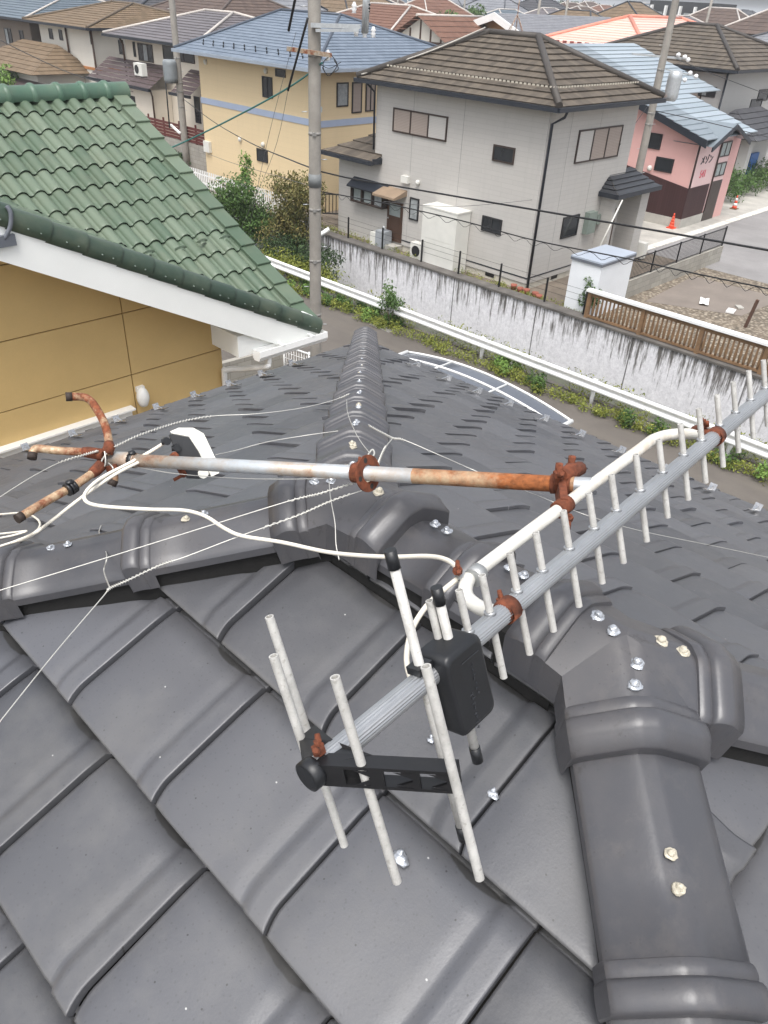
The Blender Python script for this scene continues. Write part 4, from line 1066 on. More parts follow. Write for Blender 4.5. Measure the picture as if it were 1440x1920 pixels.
# flower pots row
for k, (x, y) in enumerate(((952, 541), (964, 547), (976, 550), (992, 556), (999, 561))):
    p = PZ(x, y, LOT+.1); mb = MB(); mb.tube([p+V3((.35, 0, -.1)), p+V3((.35, 0, .02)), p+V3((.35, 0, .08))], .09, 10, rad=[.08, .11, .12])
    tag(mb.build('flower_pot', mat('terracotta', (.28, .09, .06), .8) if k == 0 else bpy.data.materials['terracotta']), 'small terracotta pot in the row by the corner of the grey house', 'flower pot', 'terracotta pots by the corner')
# --- white shed, brown fence, block wall, gravel lot
sh = thing('shed', (23.4, 12.6, LOT), 'white metal storage shed with pale blue grey lid roof', 'shed')
s0 = PZ(1060, 580, LOT); su0, sv0, sv1 = 22.2, 11.95, 13.05
zt = PU(1121, 495, su0).z; su1 = su0+2.0
print('shed', zt, PU(1076, 482, su0), PU(1121, 495, su0), PV(1183, 477, sv0))
M_SHED = mat('shed_white', (.74, .76, .78), .4, var=.05, vs=1)
mb = MB(); mb.box2((su0, sv0, LOT-.1), (su1, sv1, zt)); mb.build('body', M_SHED, sh)
mb = MB(); mb.box2((su0-.04, sv0-.04, zt), (su1+.04, sv1+.04, zt+.07)); mb.build('roof', mat('shed_roof', (.36, .40, .46), .4, var=.06), sh)
mb = MB(); mb.box2((su0-.045, sv0-.045, zt-.06), (su1+.045, sv0-.041, zt+.02)); mb.box2((su0-.045, sv0-.041, zt-.06), (su0-.041, sv1+.04, zt+.02)); mb.build('trim', mat('shed_trim', (.12, .13, .15), .4), sh)
bf = thing('baluster_fence', (21.7, 8, LOT+.1), 'brown baluster fence with white capped rail on the canal wall', 'fence')
M_FBR = mat('fence_brown', (.21, .125, .065), .7, var=.25, vs=4, bump=.4)
FB, FT = LOT+.17, LOT+1.02; fv1, fv0 = 11.95, 1.9
for z0, z1, m in ((FB+.03, FB+.10, M_FBR), (FT-.15, FT-.06, M_FBR)): mb = MB(); mb.box2((21.68, fv0, z0), (21.76, fv1, z1)); mb.build('rail', m, bf)
mb = MB(); mb.box2((21.60, fv0, FT-.02), (21.84, fv1+.05, FT+.05)); mb.build('cap_rail', M_RAILW, bf)
k = 0; v = fv1-.06
while v > fv0:
    mb = MB(); mb.box2((21.655, v-.06, FB-.05), (21.785, v+.06, FT-.02)); mb.build('post', M_FBR, bf); v -= 1.88
mb = MB(); v = fv1-.25
n = 0
while v > fv0 and n < 72:
    mb = MB(); mb.tube([(21.72, v, FB+.08), (21.72, v, FB+.2), (21.72, v, FB+.3), (21.72, v, FB+.5), (21.72, v, FT-.14)], .035, 6, rad=[.028, .04, .045, .03, .028]); mb.build('baluster', M_FBR, bf); v -= .137; n += 1
lw = thing('block_wall', (28, 12.75, LOT), 'low grey block wall topped with black mesh fencing beside the gravel lot', 'wall')
bx0, bx1, by = 22.6, 33.9, 12.35
p0, p1 = PZ(1350, 500, LOT), PZ(1345, 470, LOT+.9)
mb = MB(); mb.box2((bx0, by-.075, LOT-.2), (32.4, by+.075, LOT+.62)); mb.build('blocks', M_BLOCK, lw)
mb = MB()
for k in range(95): mb.box2((bx0+.05+k*.103, by-.006, LOT+.68), (bx0+.062+k*.103, by+.006, LOT+1.32))
mb.box2((bx0, by-.015, LOT+1.32), (32.4, by+.015, LOT+1.35)); mb.box2((bx0, by-.015, LOT+.66), (32.4, by+.015, LOT+.68))
for k in range(6): mb.box2((bx0+k*1.95, by-.025, LOT+.62), (bx0+.05+k*1.95, by+.025, LOT+1.38))
mb.build('mesh_fence', M_BLACK, lw)
def gravel():
    t = NT('gravel'); v = t.n('TexVoronoi'); v.inputs['Scale'].default_value = 9; t.l(t.obj(), v.inputs['Vector'])
    n = t.noise(t.obj(), 1, 5); h = t.n('SeparateColor'); t.l(v.outputs['Color'], h.inputs[0])
    b = t.mix(h.outputs[0], (.17, .14, .105), (.38, .33, .26)); b = t.mix(t.ramp(v.outputs['Distance'], .35, .6, 0, .7), b, (.06, .05, .04)); b = t.mix(t.ramp(n, .4, .7, 0, .5), b, (.20, .16, .12))
    t.col(b); t.bump(v.outputs['Distance'], .8, -.03); return t.set(.9, 0, .2)
sheet('gravel', gravel(), 21.9, 31.0, -40, 12.3, LOT+.006)
M_SLAB = mat('slab_brown', (.20, .17, .145), .85, var=.18, vs=.8, bump=.2)
a, b, c, d_ = [PZ(x, y, LOT+.014) for x, y in ((1210, 565), (1300, 518), (1470, 560), (1390, 592))]
mb = MB(); mb.poly([a, d_, c, b]); o = mb.build('parking_slab', M_SLAB, None, 'structure')
mb = MB(); p = PZ(1400, 615, LOT); mb.box(p+V3((0, 0, .45)), (.09, .09, 1.0), Matrix.Rotation(.12, 3, 'X')); tag(mb.build('rusty_stake', mat('stake_rust', (.09, .05, .035), .9)), 'dark rusty stake standing in the gravel lot', 'stake')
for k, (x, y, sx, sy, r_, lb) in enumerate(((1320, 567, .75, .3, .4, 'crumpled white plastic sheet lying at the slab edge'), (1370, 584, .42, .26, .2, 'flat white board lying on the slab'), (1386, 577, .3, .2, .8, 'small beige block lying beside the flat white board'))):
    p = PZ(x, y, LOT+.03); mb = MB(); R_ = Matrix.Rotation(r_, 3, 'Z')
    mb.grid([[p+R_ @ V3((sx*(i/6-.5), sy*(j/4-.5), (.09*(noise.noise(V3((i*.9, j*.9, k)))+.5) if k == 0 else .05))) for i in range(7)] for j in range(5)], sm=False)
    if k: mb.box(p+V3((0, 0, .02)), (sx, sy, .05), R_)
    tag(mb.build(('plastic_sheet', 'board', 'block')[k], M_WHITE if k < 2 else M_CONC), lb, ('sheet', 'board', 'block')[k])
# --- yellow house
M_YSID = siding('yellow_siding', (.70, .555, .345), .22, 1.8, .01, .93, .7, .06)
M_BLUER = rooftile('blue_slate', (.105, .135, .175), (.165, .20, .25), .45, .45, 0, .5, .5)
YU, YV0, YV1 = 24.08, 27.5, 36.3
yh = hhouse('yellow_house', 'pale yellow house with blue grey slate roof and a pale blue band', (YU, 33.5, YV0, YV1), LOT, 6.5, M_YSID, M_BLUER, (23.2, 34.3, 26.75, 37.0), 6.68, (28.6, 31.2), (28.6, 35.5), 8.38, 18, .022, mat('roof_edge_blue', (.07, .085, .11), .5), mat('gutter_grey', (.27, .31, .36), .45), ridger=.06)
mb = MB(); mb.box2((YU-.03, YV0-.03, 4.42), (33.5, YV1+.03, 4.68)); mb.build('band', mat('band_blue', (.36, .42, .54), .6, var=.05), yh)
W = lambda *a, **k: winpx(yh, *a, **k)
W('U', YU, 492, 142, 512, 185, M_FRAMEK, [M_GLASS, M_GLASS]); W('U', YU, 517, 128, 536, 146, M_FRAMEK, [M_GLASS]); W('U', YU, 482, 277, 503, 306, M_FRAMEK, [M_GLASS])
W('V', YV0, 631, 155, 652, 199, M_FRAMEK, [M_CURT]); W('V', YV0, 660, 154, 677, 211, M_FRAMEK, [M_SHUT]); W('V', YV0, 686, 150, 702, 208, M_FRAMEK, [M_SHUT, M_SHUT])
for x, y in ((493, 271), (450, 261), (385, 116), (498, 133)):
    mb = MB(); mb.blob(PU(x, y, YU-.05), (.1, .1, .12), 8, .05); mb.build('vent_cap', M_OFFW, yh)
pipe(yh, [(YU-.4, YV0-.5, 6.6), (YU-.05, YV0-.06, 6.2), (YU-.05, YV0-.06, LOT)], .05, M_OFFW)
mb = MB(); mb.box(PU(389, 275, YU-.08), (.16, .5, .5)); mb.build('electric_meter', M_OFFW, yh)
mb = MB()
for s in range(2):
    for k in range(11):
        y = 27.6+k*.8+s*.4; x = 23.2+.75+s*.3; mb.box((x, y, 6.68+(x-23.2)*.315+.06), (.04, .05, .11))
mb.build('snow_guard', M_BLACK, yh)
wfence = thing('picket_fence', (23.2, 32, LOT), 'white picket fence along the foot of the yellow house', 'fence')
a, b = PZ(520, 410, LOT), PZ(575, 425, LOT)
fx = 22.6
for z in (.25, .62): mb = MB(); mb.box2((fx-.02, 27.2, LOT+z), (fx+.02, 40, LOT+z+.06)); mb.build('rail', M_WHITE, wfence)
for k in range(84): mb = MB(); y = 27.25+k*.152; mb.box2((fx-.035, y, LOT+.05), (fx-.02, y+.08, LOT+.85)); mb.build('picket', M_WHITE, wfence)
mb = MB(); mb.box2((22.3, 24.5, LOT-1.5), (22.45, 45, LOT+.05)); tag(mb.build('garden_wall', M_BLOCK), 'low brown block wall below the white picket fence', 'garden wall')
# white gate arm and board by the canal end
mb = MB(); a, b = F(500, 480, 30), F(568, 463, 31.5); mb.rod(PU(500, 480, 20.2), PU(567, 464, 20.8), .045, 8); tag(mb.build('white_pipe', M_WHITE), 'white pipe slanting over the growth left of the near pole', 'pipe')
mb = MB(); mb.blob(PU(491, 477, 20.1), (.1, .1, .1), 8, .1); tag(mb.build('orange_cap', M_OR), 'small orange cap at the end of the guard rail', 'cap')
mb = MB(); p = PU(573, 470, 21.4); mb.box2((21.35, 24.9, -.2), (21.5, 25.35, LOT+.75)); tag(mb.build('end_panel', M_OFFW), 'pale end panel of the canal wall partly behind the near pole', 'panel')
mb = MB(); mb.rod(PU(598, 442, 21), PU(617, 429, 21.4), .09, 6); tag(mb.build('white_sleeve', M_WHITE), 'white tube sticking out right of the near pole', 'tube')
# dark railing + parked car between the two houses
rl = thing('railing', (24, 25.6, LOT), 'black metal railing between the grey and yellow houses', 'railing')
a, b = PU(598, 395, 24.6), PU(640, 400, 24.6)
ra_, rb_ = (25.2, 24.9), (22.9, 26.9)
def rail(t, p, q, z0, z1, n, m):
    mb = MB(); p, q = V3((p[0], p[1], 0)), V3((q[0], q[1], 0))
    for k in range(n+1): c = p+(q-p)*k/n; mb.box(c+V3((0, 0, (z0+z1)/2)), (.025, .025, z1-z0))
    mb.build('bar_panel', m, t); mb = MB(); mb.rod(p+V3((0, 0, z1)), q+V3((0, 0, z1)), .03, 6); mb.build('top_rail', m, t)
    mb = MB(); mb.rod(p+V3((0, 0, z0)), q+V3((0, 0, z0)), .03, 6); mb.build('bottom_rail', m, t)
rail(rl, ra_, rb_, LOT+.3, LOT+1.1, 20, M_BLACK)
cr = thing('parked_car', (26.6, 26.2, LOT), 'black minivan parked between the yellow and grey houses, mostly hidden', 'car')
M_CAR = mat('black_car_paint', (.012, .013, .016), .12, 0, .1, 3, 0, spec=.8); M_CARW = mat('car_roof_silver', (.5, .53, .56), .2, .3, .05, 3, 0)
cx0, cy = 25.2, 26.15
sec = [(0, .35), (0, .95), (.12, 1.05), (.55, 1.12), (.95, 1.72), (1.3, 1.86), (3.3, 1.86), (3.75, 1.6), (3.95, 1.1), (4.0, .9), (4.0, .35)]
mb = MB(); rows = []
for kk, yy in ((.90, -.84), (1, -.78), (1, .78), (.90, .84)): rows.append([(cx0+a, cy+yy*(1 if b < 1.15 else .86), LOT+.02+(b if kk == 1 else .35+(b-.35)*.97)) for a, b in sec])
mb.grid(rows, sm=False); mb.poly(rows[0]); mb.poly(rows[-1][::-1]); mb.build('body', M_CAR, cr)
mb = MB(); mb.poly([(cx0+.56, cy-.62, LOT+1.16), (cx0+.56, cy+.62, LOT+1.16), (cx0+.93, cy+.58, LOT+1.70), (cx0+.93, cy-.58, LOT+1.70)]); q = mb.build('windscreen', M_GLASS, cr)
q.location = V3((-.012, 0, .012))
mb = MB(); mb.box2((cx0+1.2, cy-.62, LOT+1.885), (cx0+3.3, cy+.62, LOT+1.91)); mb.build('roof_panel', M_CARW, cr)
for a in (.7, 3.2):
    for s in (-1, 1):
        mb = MB(); mb.tube([(cx0+a, cy+s*.66, LOT+.32), (cx0+a, cy+s*.86, LOT+.32)], .32, 18); w_ = mb.build('wheel', M_BLACK, cr)
        mb = MB(); mb.tube([(cx0+a, cy+s*.861, LOT+.32), (cx0+a, cy+s*.875, LOT+.32)], .2, 14); mb.build('rim', M_STEEL, w_)
for s in (-1, 1):
    mb = MB(); mb.box((cx0+.0, cy+s*.6, LOT+.85), (.05, .3, .14)); mb.build('headlight', M_FROST, cr)
mb = MB(); mb.box2((cx0-.02, cy-.4, LOT+.45), (cx0+.0, cy+.4, LOT+.6)); mb.build('grille', M_FRAMEK, cr)
# --- pink building with a sign
M_PINK = siding('pink_render', (.66, .39, .36), .6, 3, .015, .96, .8, .06)
M_PINKL = siding('pale_pink_render', (.72, .52, .50), .6, 3, .01, .97, .8, .05)
M_BOARD = siding('dark_brown_boards', (.05, .022, .022), 4, .12, .1, .5, .6, .1)
M_METR = rooftile('blue_metal_roof', (.30, .36, .40), (.42, .48, .52), 40, .3, .3, 0, .6)
QU, QV = 36.1, 16.0
pk = thing('pink_building', (38, 19, LOT), 'pink apartment building with dark brown skirting boards and pale metal roof', 'apartment building')
mb = MB(); mb.box2((QU, QV, LOT), (40.6, 24.6, 4.5)); mb.prism([(QV, 4.5), (24.6, 4.5), (24.6, 7.2), (QV+.02, 4.62)], lambda a, b, d_: V3((d_, a, b)), QU, 40.6); mb.build('wall', M_PINK, pk)
mb = MB(); mb.prism([(QU-.01, LOT+.5), (39.6, LOT+.5), (39.6, 4.55), (38.0, 5.05), (QU-.01, 4.45)], lambda a, b, d_: V3((a, d_, b)), QV-.03, QV-.002); mb.build('front_wall', M_PINKL, pk)
a = PU(1190, 340, QU); zb0, zb1 = LOT+.42, LOT+1.75
mb = MB(); mb.prism([(QV-.05, zb0), (22, zb0), (22, zb1+.9), (QV-.05, zb1)], lambda a, b, d_: V3((d_, a, b)), QU-.04, QU-.002); mb.box2((QU-.02, QV-.06, zb0), (38.2, QV-.031, zb1)); mb.build('skirting', M_BOARD, pk)
mb = MB(); mb.box2((QU-.05, QV-.07, LOT-.1), (38.3, QV-.0, zb0)); mb.box2((QU-.06, QV, LOT-.1), (QU-.001, 22.5, zb0)); mb.build('plinth', M_CONC, pk)
# roof: one big plane falling to the street, a small gable at its foot
mb = MB(); n = 22
def rz(v): return 4.72+(v-15.5)*.318
for j in range(n):
    a, b = 15.5+9.3*j/n, 15.5+9.3*(j+1)/n; u1 = 41.0 if a < 19 else 44.5
    mb.poly([(QU-.45, a, rz(a)+.035), (u1, a, rz(a)+.035), (u1, b, rz(b)), (QU-.45, b, rz(b))], [(0, j+.02), (5, j+.02), (5, j+.98), (0, j+.98)])
    mb.poly([(QU-.45, a, rz(a)-.005), (u1, a, rz(a)-.005), (u1, a, rz(a)+.035), (QU-.45, a, rz(a)+.035)], [(0, j+.02)]*4)
rf = mb.build('roof', M_METR, pk)
mb = MB(); mb.prism([(15.45, rz(15.45)-.28), (24.8, rz(24.8)-.28), (24.8, rz(24.8)+.0), (15.45, rz(15.45)+.0)], lambda a, b, d_: V3((d_, a, b)), QU-.5, QU-.44); mb.build('barge_board', M_GUTK, rf)
mb = MB()
for s in (-1, 1):
    x1 = 38.05+s*2.0; mb.poly([(38.05, 15.35, 5.25), (x1, 15.35, 4.45), (x1, 17.2, 4.45), (38.05, 17.2, 5.25)], [(0, 0), (0, 1), (2, 1), (2, 0)])
mb.build('front_gable_roof', M_METR, pk)
mb = MB()
for s in (-1, 1): x1 = 38.05+s*2.0; mb.prism([(38.05, 5.24), (x1, 4.44), (x1, 4.26), (38.05, 5.06)], lambda a, b, d_: V3((a, d_, b)), 15.30, 15.36)
mb.build('gable_trim', M_GUTK, pk)
W = lambda *a, **k: winpx(pk, *a, **k)
W('U', QU, 1220, 248, 1237, 281, M_FRAMEK, [M_GLASS]); W('U', QU, 1232, 293, 1259, 325, M_FRAMEK, [M_GLASS])
window(pk, 'V', QV-.03, 38.45, 39.5, 3.75, 4.4, M_FRAMEB, [M_FROST, M_FROST]); window(pk, 'V', QV-.03, 38.45, 39.5, 2.9, 3.5, M_FRAMEB, [M_FROST, M_FROST])
mb = MB(); mb.box2((38.4, QV-.04, LOT), (39.6, QV-.005, 2.7)); mb.build('entrance', M_FRAMEB, pk)
mb = MB(); mb.rod((38.35, QV-.08, LOT+.5), (38.35, QV-.08, 4.75), .035, 6); mb.rod((QU-.02, QV-.08, zb1), (QU-.02, QV-.08, 4.5), .045, 6); mb.build('corner_pipe', mat('pipe_brown', (.05, .025, .02), .5), pk)
mb = MB(); mb.blob(PU(1218, 315, QU-.08), (.1, .12, .12), 8, 0); mb.build('vent_cap', M_OFFW, pk)
def lettering(txt, loc, size, m, par, squash=1.):
    cu = bpy.data.curves.new('lettering', 'FONT'); cu.body = txt; cu.size = size; cu.extrude = .012; cu.align_x = 'CENTER'
    o = bpy.data.objects.new('lettering', cu); COL.objects.link(o); o.parent = par
    o.location = V3(loc)-ORG[par.name]; o.rotation_euler = (pi/2, 0, 0); o.scale = (squash, 1, 1); cu.materials.append(m)
    bpy.context.view_layer.update(); dg = bpy.context.evaluated_depsgraph_get(); me = bpy.data.meshes.new_from_object(o.evaluated_get(dg)); me.name = 'lettering'
    loc_, rot_, sc_ = o.location.copy(), o.rotation_euler.copy(), o.scale.copy(); bpy.data.objects.remove(o)
    o = bpy.data.objects.new('lettering', me); COL.objects.link(o); o.parent = par; o.location = loc_; o.rotation_euler = rot_; o.scale = sc_
    if not me.materials: me.materials.append(m)
    return o
lettering('\u30e1\u30be\u30f3', (37.25, QV-.045, 3.62), .42, M_FRAMEK, pk, .95)
lettering('541', (37.2, QV-.045, 3.02), .46, mat('sign_red', (.75, .16, .2), .5), pk, .9)
def cone(p, label, stripes):
    t = thing('traffic_cone', p, label, 'traffic cone'); p = V3(p)
    m1 = bpy.data.materials.get('cone_red') or mat('cone_red', (.75, .09, .04), .5)
    mb = MB(); mb.box(p+V3((0, 0, .02)), (.34, .34, .04)); mb.build('base', m1 if not stripes else M_FBR, t)
    for k in range(5):
        mb = MB(); a = k/5; b = (k+1)/5; mb.tube([p+V3((0, 0, .04+.62*a)), p+V3((0, 0, .04+.62*b))], .1, 16, rad=[.125-.10*a, .125-.10*b]); mb.build('band' if stripes and k % 2 else 'shell', M_WHITE if stripes and k % 2 else m1, t)
p = PZ(1258, 428, LOT); cone((p.x, p.y, LOT+.012), 'plain orange red traffic cone beside the brown skirting of the pink building', False)
p = PZ(1376, 392, LOT); cone((p.x, p.y, LOT+.012), 'red and white striped traffic cone in front of the hedge', True)
# --- further named houses
M_CREAM = siding('cream_wall', (.74, .67, .56), .3, 2, .01, .95, .8, .06); M_OFFWALL = siding('ivory_wall', (.66, .63, .56), .3, 2, .01, .95, .8, .06)
M_GRW = siding('pale_grey_wall', (.45, .44, .42), .3, 2, .01, .93, .8, .08); M_BRW = siding('brown_wall', (.20, .165, .135), .25, 2, .02, .9, .8, .08)
M_LAV = rooftile('mauve_grey_tile', (.105, .095, .10), (.15, .135, .14), .35, .5); M_TAN = rooftile('tan_tile', (.12, .085, .05), (.19, .135, .085), .3, .7)
M_BRN = rooftile('brown_tile', (.07, .05, .042), (.12, .085, .068), .3, .7); M_BLU = rooftile('blue_grey_tile', (.075, .10, .125), (.12, .15, .175), .35, .45)
M_RUS = rooftile('russet_tile', (.13, .065, .045), (.18, .095, .065), .3, .7); M_GRY = rooftile('grey_slate', (.16, .165, .18), (.215, .22, .235), .5, .55)
M_SAL = rooftile('salmon_metal', (.66, .40, .33), (.75, .52, .44), 30, .35, 0, 0); M_DRK = rooftile('charcoal_tile', (.045, .045, .05), (.075, .075, .08), .35, .6)
M_RPALE = mat('pale_ridge', (.5, .46, .42), .6); M_RSAL = mat('salmon_ridge', (.62, .24, .17), .5)
def wins(t, axis, plane, a0, a1, zs, n, fm=M_FRAMEK, w_=1.1, h=1.1, tall=()):
    for z in zs:
        for k in range(n):
            c = a0+(a1-a0)*(k+.5)/n; ww = w_*(1 if (k % 2) else .55)
            window(t, axis, plane, c-ww/2, c+ww/2, z, z+h*(1 if k not in tall else 1.5), fm, [M_GLASS] if ww < .8 else [M_GLASS, M_CURT])
l2 = hhouse('cream_house', 'cream house with mauve grey tiled roof and brown balcony, behind the left pole', (26.8, 36, 40.4, 47.9), LOT, 6.4, M_CREAM, M_LAV, (25.9, 36.8, 39.4, 48.7), 6.6, (30.6, 42.3), (30.6, 45), 7.98, 13, .03, M_RPALE, M_GUTK, ridger=.07)
W = lambda *a, **k: winpx(l2, *a, **k)
LU = 26.8
W('U', LU, 222, 74, 234, 103, M_FRAMEK, [M_GLASS]); W('U', LU, 249, 78, 256, 107, M_FRAMEK, [M_GLASS]); W('U', LU, 258, 80, 289, 118, M_FRAMEB, [M_GLASS, M_CURT, M_GLASS]); W('U', LU, 305, 84, 366, 120, M_FRAMEB, [M_GLASS, M_GLASS, M_GLASS]); W('U', LU, 242, 176, 258, 203, M_FRAMEK, [M_GLASS]); W('U', LU, 364, 180, 378, 232, M_FRAMEK, [M_GLASS])
M_BRM = rooftile('dark_brown_sheet', (.075, .055, .055), (.10, .075, .075), .5, .4)
def lean(t, u0, u1, v0, v1, z0, z1, m, n=6):
    mb = MB()
    for j in range(n):
        a, b = j/n, (j+1)/n; q = lambda s, vv, l: (u0+(u1-u0)*s, vv, z0+(z1-z0)*s+l)
        mb.poly([q(a, v1, .03), q(a, v0, .03), q(b, v0, 0), q(b, v1, 0)], [(v1, j+.02), (v0, j+.02), (v0, j+.98), (v1, j+.98)])
    o = mb.build('lean_to_roof', m, t); mb = MB(); mb.box2((u0-.12, v0-.05, z0-.12), (u0+.0, v1+.05, z0+.02)); mb.build('gutter', M_GUTK, o)
    return o
lean(l2, 25.2, 26.8, 43.0, 50.0, 4.3, 5.35, M_BRM); lean(l2, 25.4, 26.8, 39.3, 41.2, 4.35, 5.4, M_BRM)
mb = MB(); mb.box2((25.6, 43.4, LOT), (26.78, 49.6, 4.2)); mb.build('wing_wall', M_CREAM, l2)
window(l2, 'U', 25.6, 45.4, 46.5, 3.0, 3.7, M_FRAMEK, [M_GLASS])
pipe(l2, [(25.4, 43.3, 4.25), (25.5, 43.3, 3.9), (25.5, 43.3, LOT)], .05, M_DOOR); pipe(l2, [(26.7, 40.2, 4.3), (26.7, 40.2, LOT)], .05, M_DOOR); pipe(l2, [(26.5, 48.0, 6.5), (26.7, 48.0, 6.1), (26.7, 48.0, LOT)], .06, M_DOOR)
t = acunit('white air conditioner on a bracket above the dark lean-to roof of cream house', F(263, 128, P3D+1.0)-V3((0, 0, .4)), M_OFFW)
rf_ = thing('red_fence', (25, 41, 2.15), 'dark red slatted fence in front of the cream house', 'fence')
mat('fence_red', (.115, .028, .024), .6); M_FRED = bpy.data.materials['fence_red']
for k in range(5): mb = MB(); mb.box2((24.98, 36.8, 2.2+k*.155), (25.0, 46.5, 2.2+k*.155+.13)); mb.build('slat', M_FRED, rf_)
for k in range(7): mb = MB(); mb.box2((25.0, 36.9+k*1.55, 2.1), (25.06, 37.0+k*1.55, 3.1)); mb.build('post', M_FRED, rf_)
mb = MB(); mb.box2((24.95, 36.8, LOT-.2), (25.15, 46.7, 2.15)); tag(mb.build('garden_wall', M_BLOCK), 'beige block wall under the dark red fence', 'garden wall')
bush('hedge_shrub', (24.6, 40.0, LOT), (.5, 1.2, .3), 700, .15, M_LEAFD, 'low dark shrub at the foot of the left pole', 'shrub', .1)
l1 = hhouse('ivory_house', 'ivory house with tan tiled roof and rusty orange band at the left', (26.6, 36, 51.4, 58.5), LOT, 6.55, M_OFFWALL, M_TAN, (25.9, 36.6, 50.6, 59.3), 6.75, (31, 53.8), (31, 56.4), 7.95, 12, .03, mat('ridge_tan', (.13, .1, .07), .7), M_GUTK, ridger=.07)
mb = MB(); mb.box2((26.56, 51.36, 4.45), (36, 58.5, 4.6)); mb.build('band', mat('band_orange', (.45, .2, .08), .6), l1)
W = lambda *a, **k: winpx(l1, *a, **k)
W('U', 26.6, 91, 53, 101, 74, M_FRAMEK, [M_GLASS]); W('U', 26.6, 110, 55, 119, 76, M_FRAMEK, [M_GLASS]); W('U', 26.6, 168, 58, 175, 84, M_FRAMEK, [M_GLASS])
mb = MB(); mb.box2((23.5, 53.2, LOT), (26.58, 61, 4.1)); mb.build('wing_wall', M_OFFWALL, l1)
mb, rg, fs = roof_mesh((22.8, 27.2, 52.4, 62), 4.2, (26, 55), (26, 60), 5.6, 8, .03); mb.build('wing_roof', M_TAN, l1)
wins(l1, 'U', 23.5, 53.6, 60.6, (2.2,), 4, h=1.5)
pipe(l1, [(26.5, 54.6, 6.6), (26.5, 54.6, 4.6)], .06, M_DOOR); pipe(l1, [(26.5, 51.3, 6.6), (26.5, 51.3, 3)], .06, M_DOOR)
lw_ = hhouse('low_building', 'long low building with dark brown sheet roof just beyond the green ridge', (22.5, 24.6, 46.5, 57), LOT, 3.2, M_CREAM, M_BRM, (21.9, 25.0, 46, 57.5), 3.3, (23.5, 47.5), (23.5, 56), 3.75, 4, .02)
l0 = hhouse('brown_house', 'brown walled house with blue grey roof at the left edge', (26.8, 37, 60.4, 70), LOT, 6.5, M_BRW, M_BLU, (26, 37.8, 59.4, 71), 6.75, (31.5, 63), (31.5, 67.5), 8.2, 12, .03, M_RPALE, M_GUTK, ridger=.06)
wins(l0, 'U', 26.8, 60.8, 69.5, (4.9,), 4)
b2 = hhouse('corner_house', 'pale grey house with brown tiled hip roof at the right edge', (47.3, 58, 20.4, 29), LOT, 6.5, M_GRW, M_GROOF, (46.6, 58.8, 19.6, 29.8), 6.75, (52, 23.8), (52, 25.6), 8.6, 11, .05, mat('ridge_dark_brown', (.05, .043, .038), .6), M_GUTK, ridger=.11)
W = lambda *a, **k: winpx(b2, *a, **k)
W('U', 47.3, 1313, 160, 1340, 183, M_FRAMEK, [M_GLASS, M_CURT]); W('U', 47.3, 1284, 157, 1312, 192, M_FRAMEB, [M_SHUT]); W('V', 20.4, 1424, 168, 1437, 188, M_FRAMEK, [M_GLASS]); W('V', 20.4, 1409, 186, 1423, 208, M_FRAMEK, [M_GLASS])
pipe(b2, [(47.2, 20.3, 6.6), (47.2, 20.3, LOT)], .06, M_GUTK)
mb, rg, fs = roof_mesh((45.8, 52, 17.2, 20.4), 3.7, (47.5, 19.5), (51, 19.5), 4.9, 6, .04); mb.build('porch_roof', M_DRK, b2)
mb = MB(); mb.box2((46.3, 17.7, LOT), (46.8, 18.2, 3.7)); mb.box2((47.3, 18.6, LOT), (51.5, 20.38, 3.7)); mb.build('porch_wall', M_GRW, b2)
mb = MB(); mb.box2((46.9, 18.58, LOT), (47.28, 20.3, 3.3)); mb.box2((47.6, 18.57, LOT+.05), (48.6, 18.595, 3.1)); mb.build('front_door', M_DOOR, b2)
mb = MB(); mb.box2((48.8, 18.4, LOT+.7), (49.9, 18.55, 2.7)); tag(mb.build('blue_sheet', mat('blue_tarpaulin', (.03, .12, .35), .5)), 'blue tarpaulin hanging beside the porch of the corner house', 'tarpaulin')
g2 = hhouse('gabled_house', 'house with wide grey slate roof, white barge boards and ochre gable', (54.2, 68.8, 37.8, 46.8), LOT, 6.4, siding('ochre_wall', (.42, .24, .10), .3, 2, .02, .9, .8, .1), M_GRY, (53.4, 69.5, 36.6, 48), 6.4, (53.4, 41.5), (69.5, 41.5), 8.45, 22, .015, None, None, ('W', 'E'))
mb = MB()
for s in (-1, 1): mb.prism([(41.5, 8.49), (41.5+s*(6.5 if s > 0 else 4.9), 6.42), (41.5+s*(6.5 if s > 0 else 4.9), 6.0), (41.5, 8.0)], lambda a, b, d_: V3((d_, a, b)), 53.28, 53.42)
mb.build('barge_board', M_WHITE, g2)
s2_ = hhouse('salmon_house', 'house with salmon pink metal hip roof', (51, 70, 27.2, 36.6), LOT, 6.5, M_OFFWALL, M_SAL, (50, 71, 26.4, 37.5), 6.6, (56.5, 32.2), (64, 32.2), 8.72, 16, .03, M_RSAL, M_RSAL, ridger=.12)
mb = MB()
for k in range(26): mb.box((52.5+k*.7, 28.2, 7.3), (.3, .06, .14))
for k in range(17): mb.box((51.4, 27.4+k*.58, 7.15), (.06, .3, .14))
mb.build('snow_guard', mat('guard_rust', (.2, .06, .05), .6), s2_)
ht = hhouse('half_timbered_house', 'half timbered white house with brown tiled roofs', (48.5, 60, 47.6, 57), LOT, 6.3, M_CREAM, M_RUS, (47.4, 61, 46.8, 58), 6.5, (54, 50.5), (54, 55), 8.5, 12, .03, M_RPALE, None, ridger=.08)
gy_ = 43.8
mb = MB(); mb.box2((48, gy_-2.7, LOT), (53, gy_+2.7, 6.5)); mb.prism([(gy_-2.7, 6.5), (gy_+2.7, 6.5), (gy_, 7.95)], lambda a, b, d_: V3((d_, a, b)), 48, 53); mb.build('gable_wall', M_OFFWALL, ht)
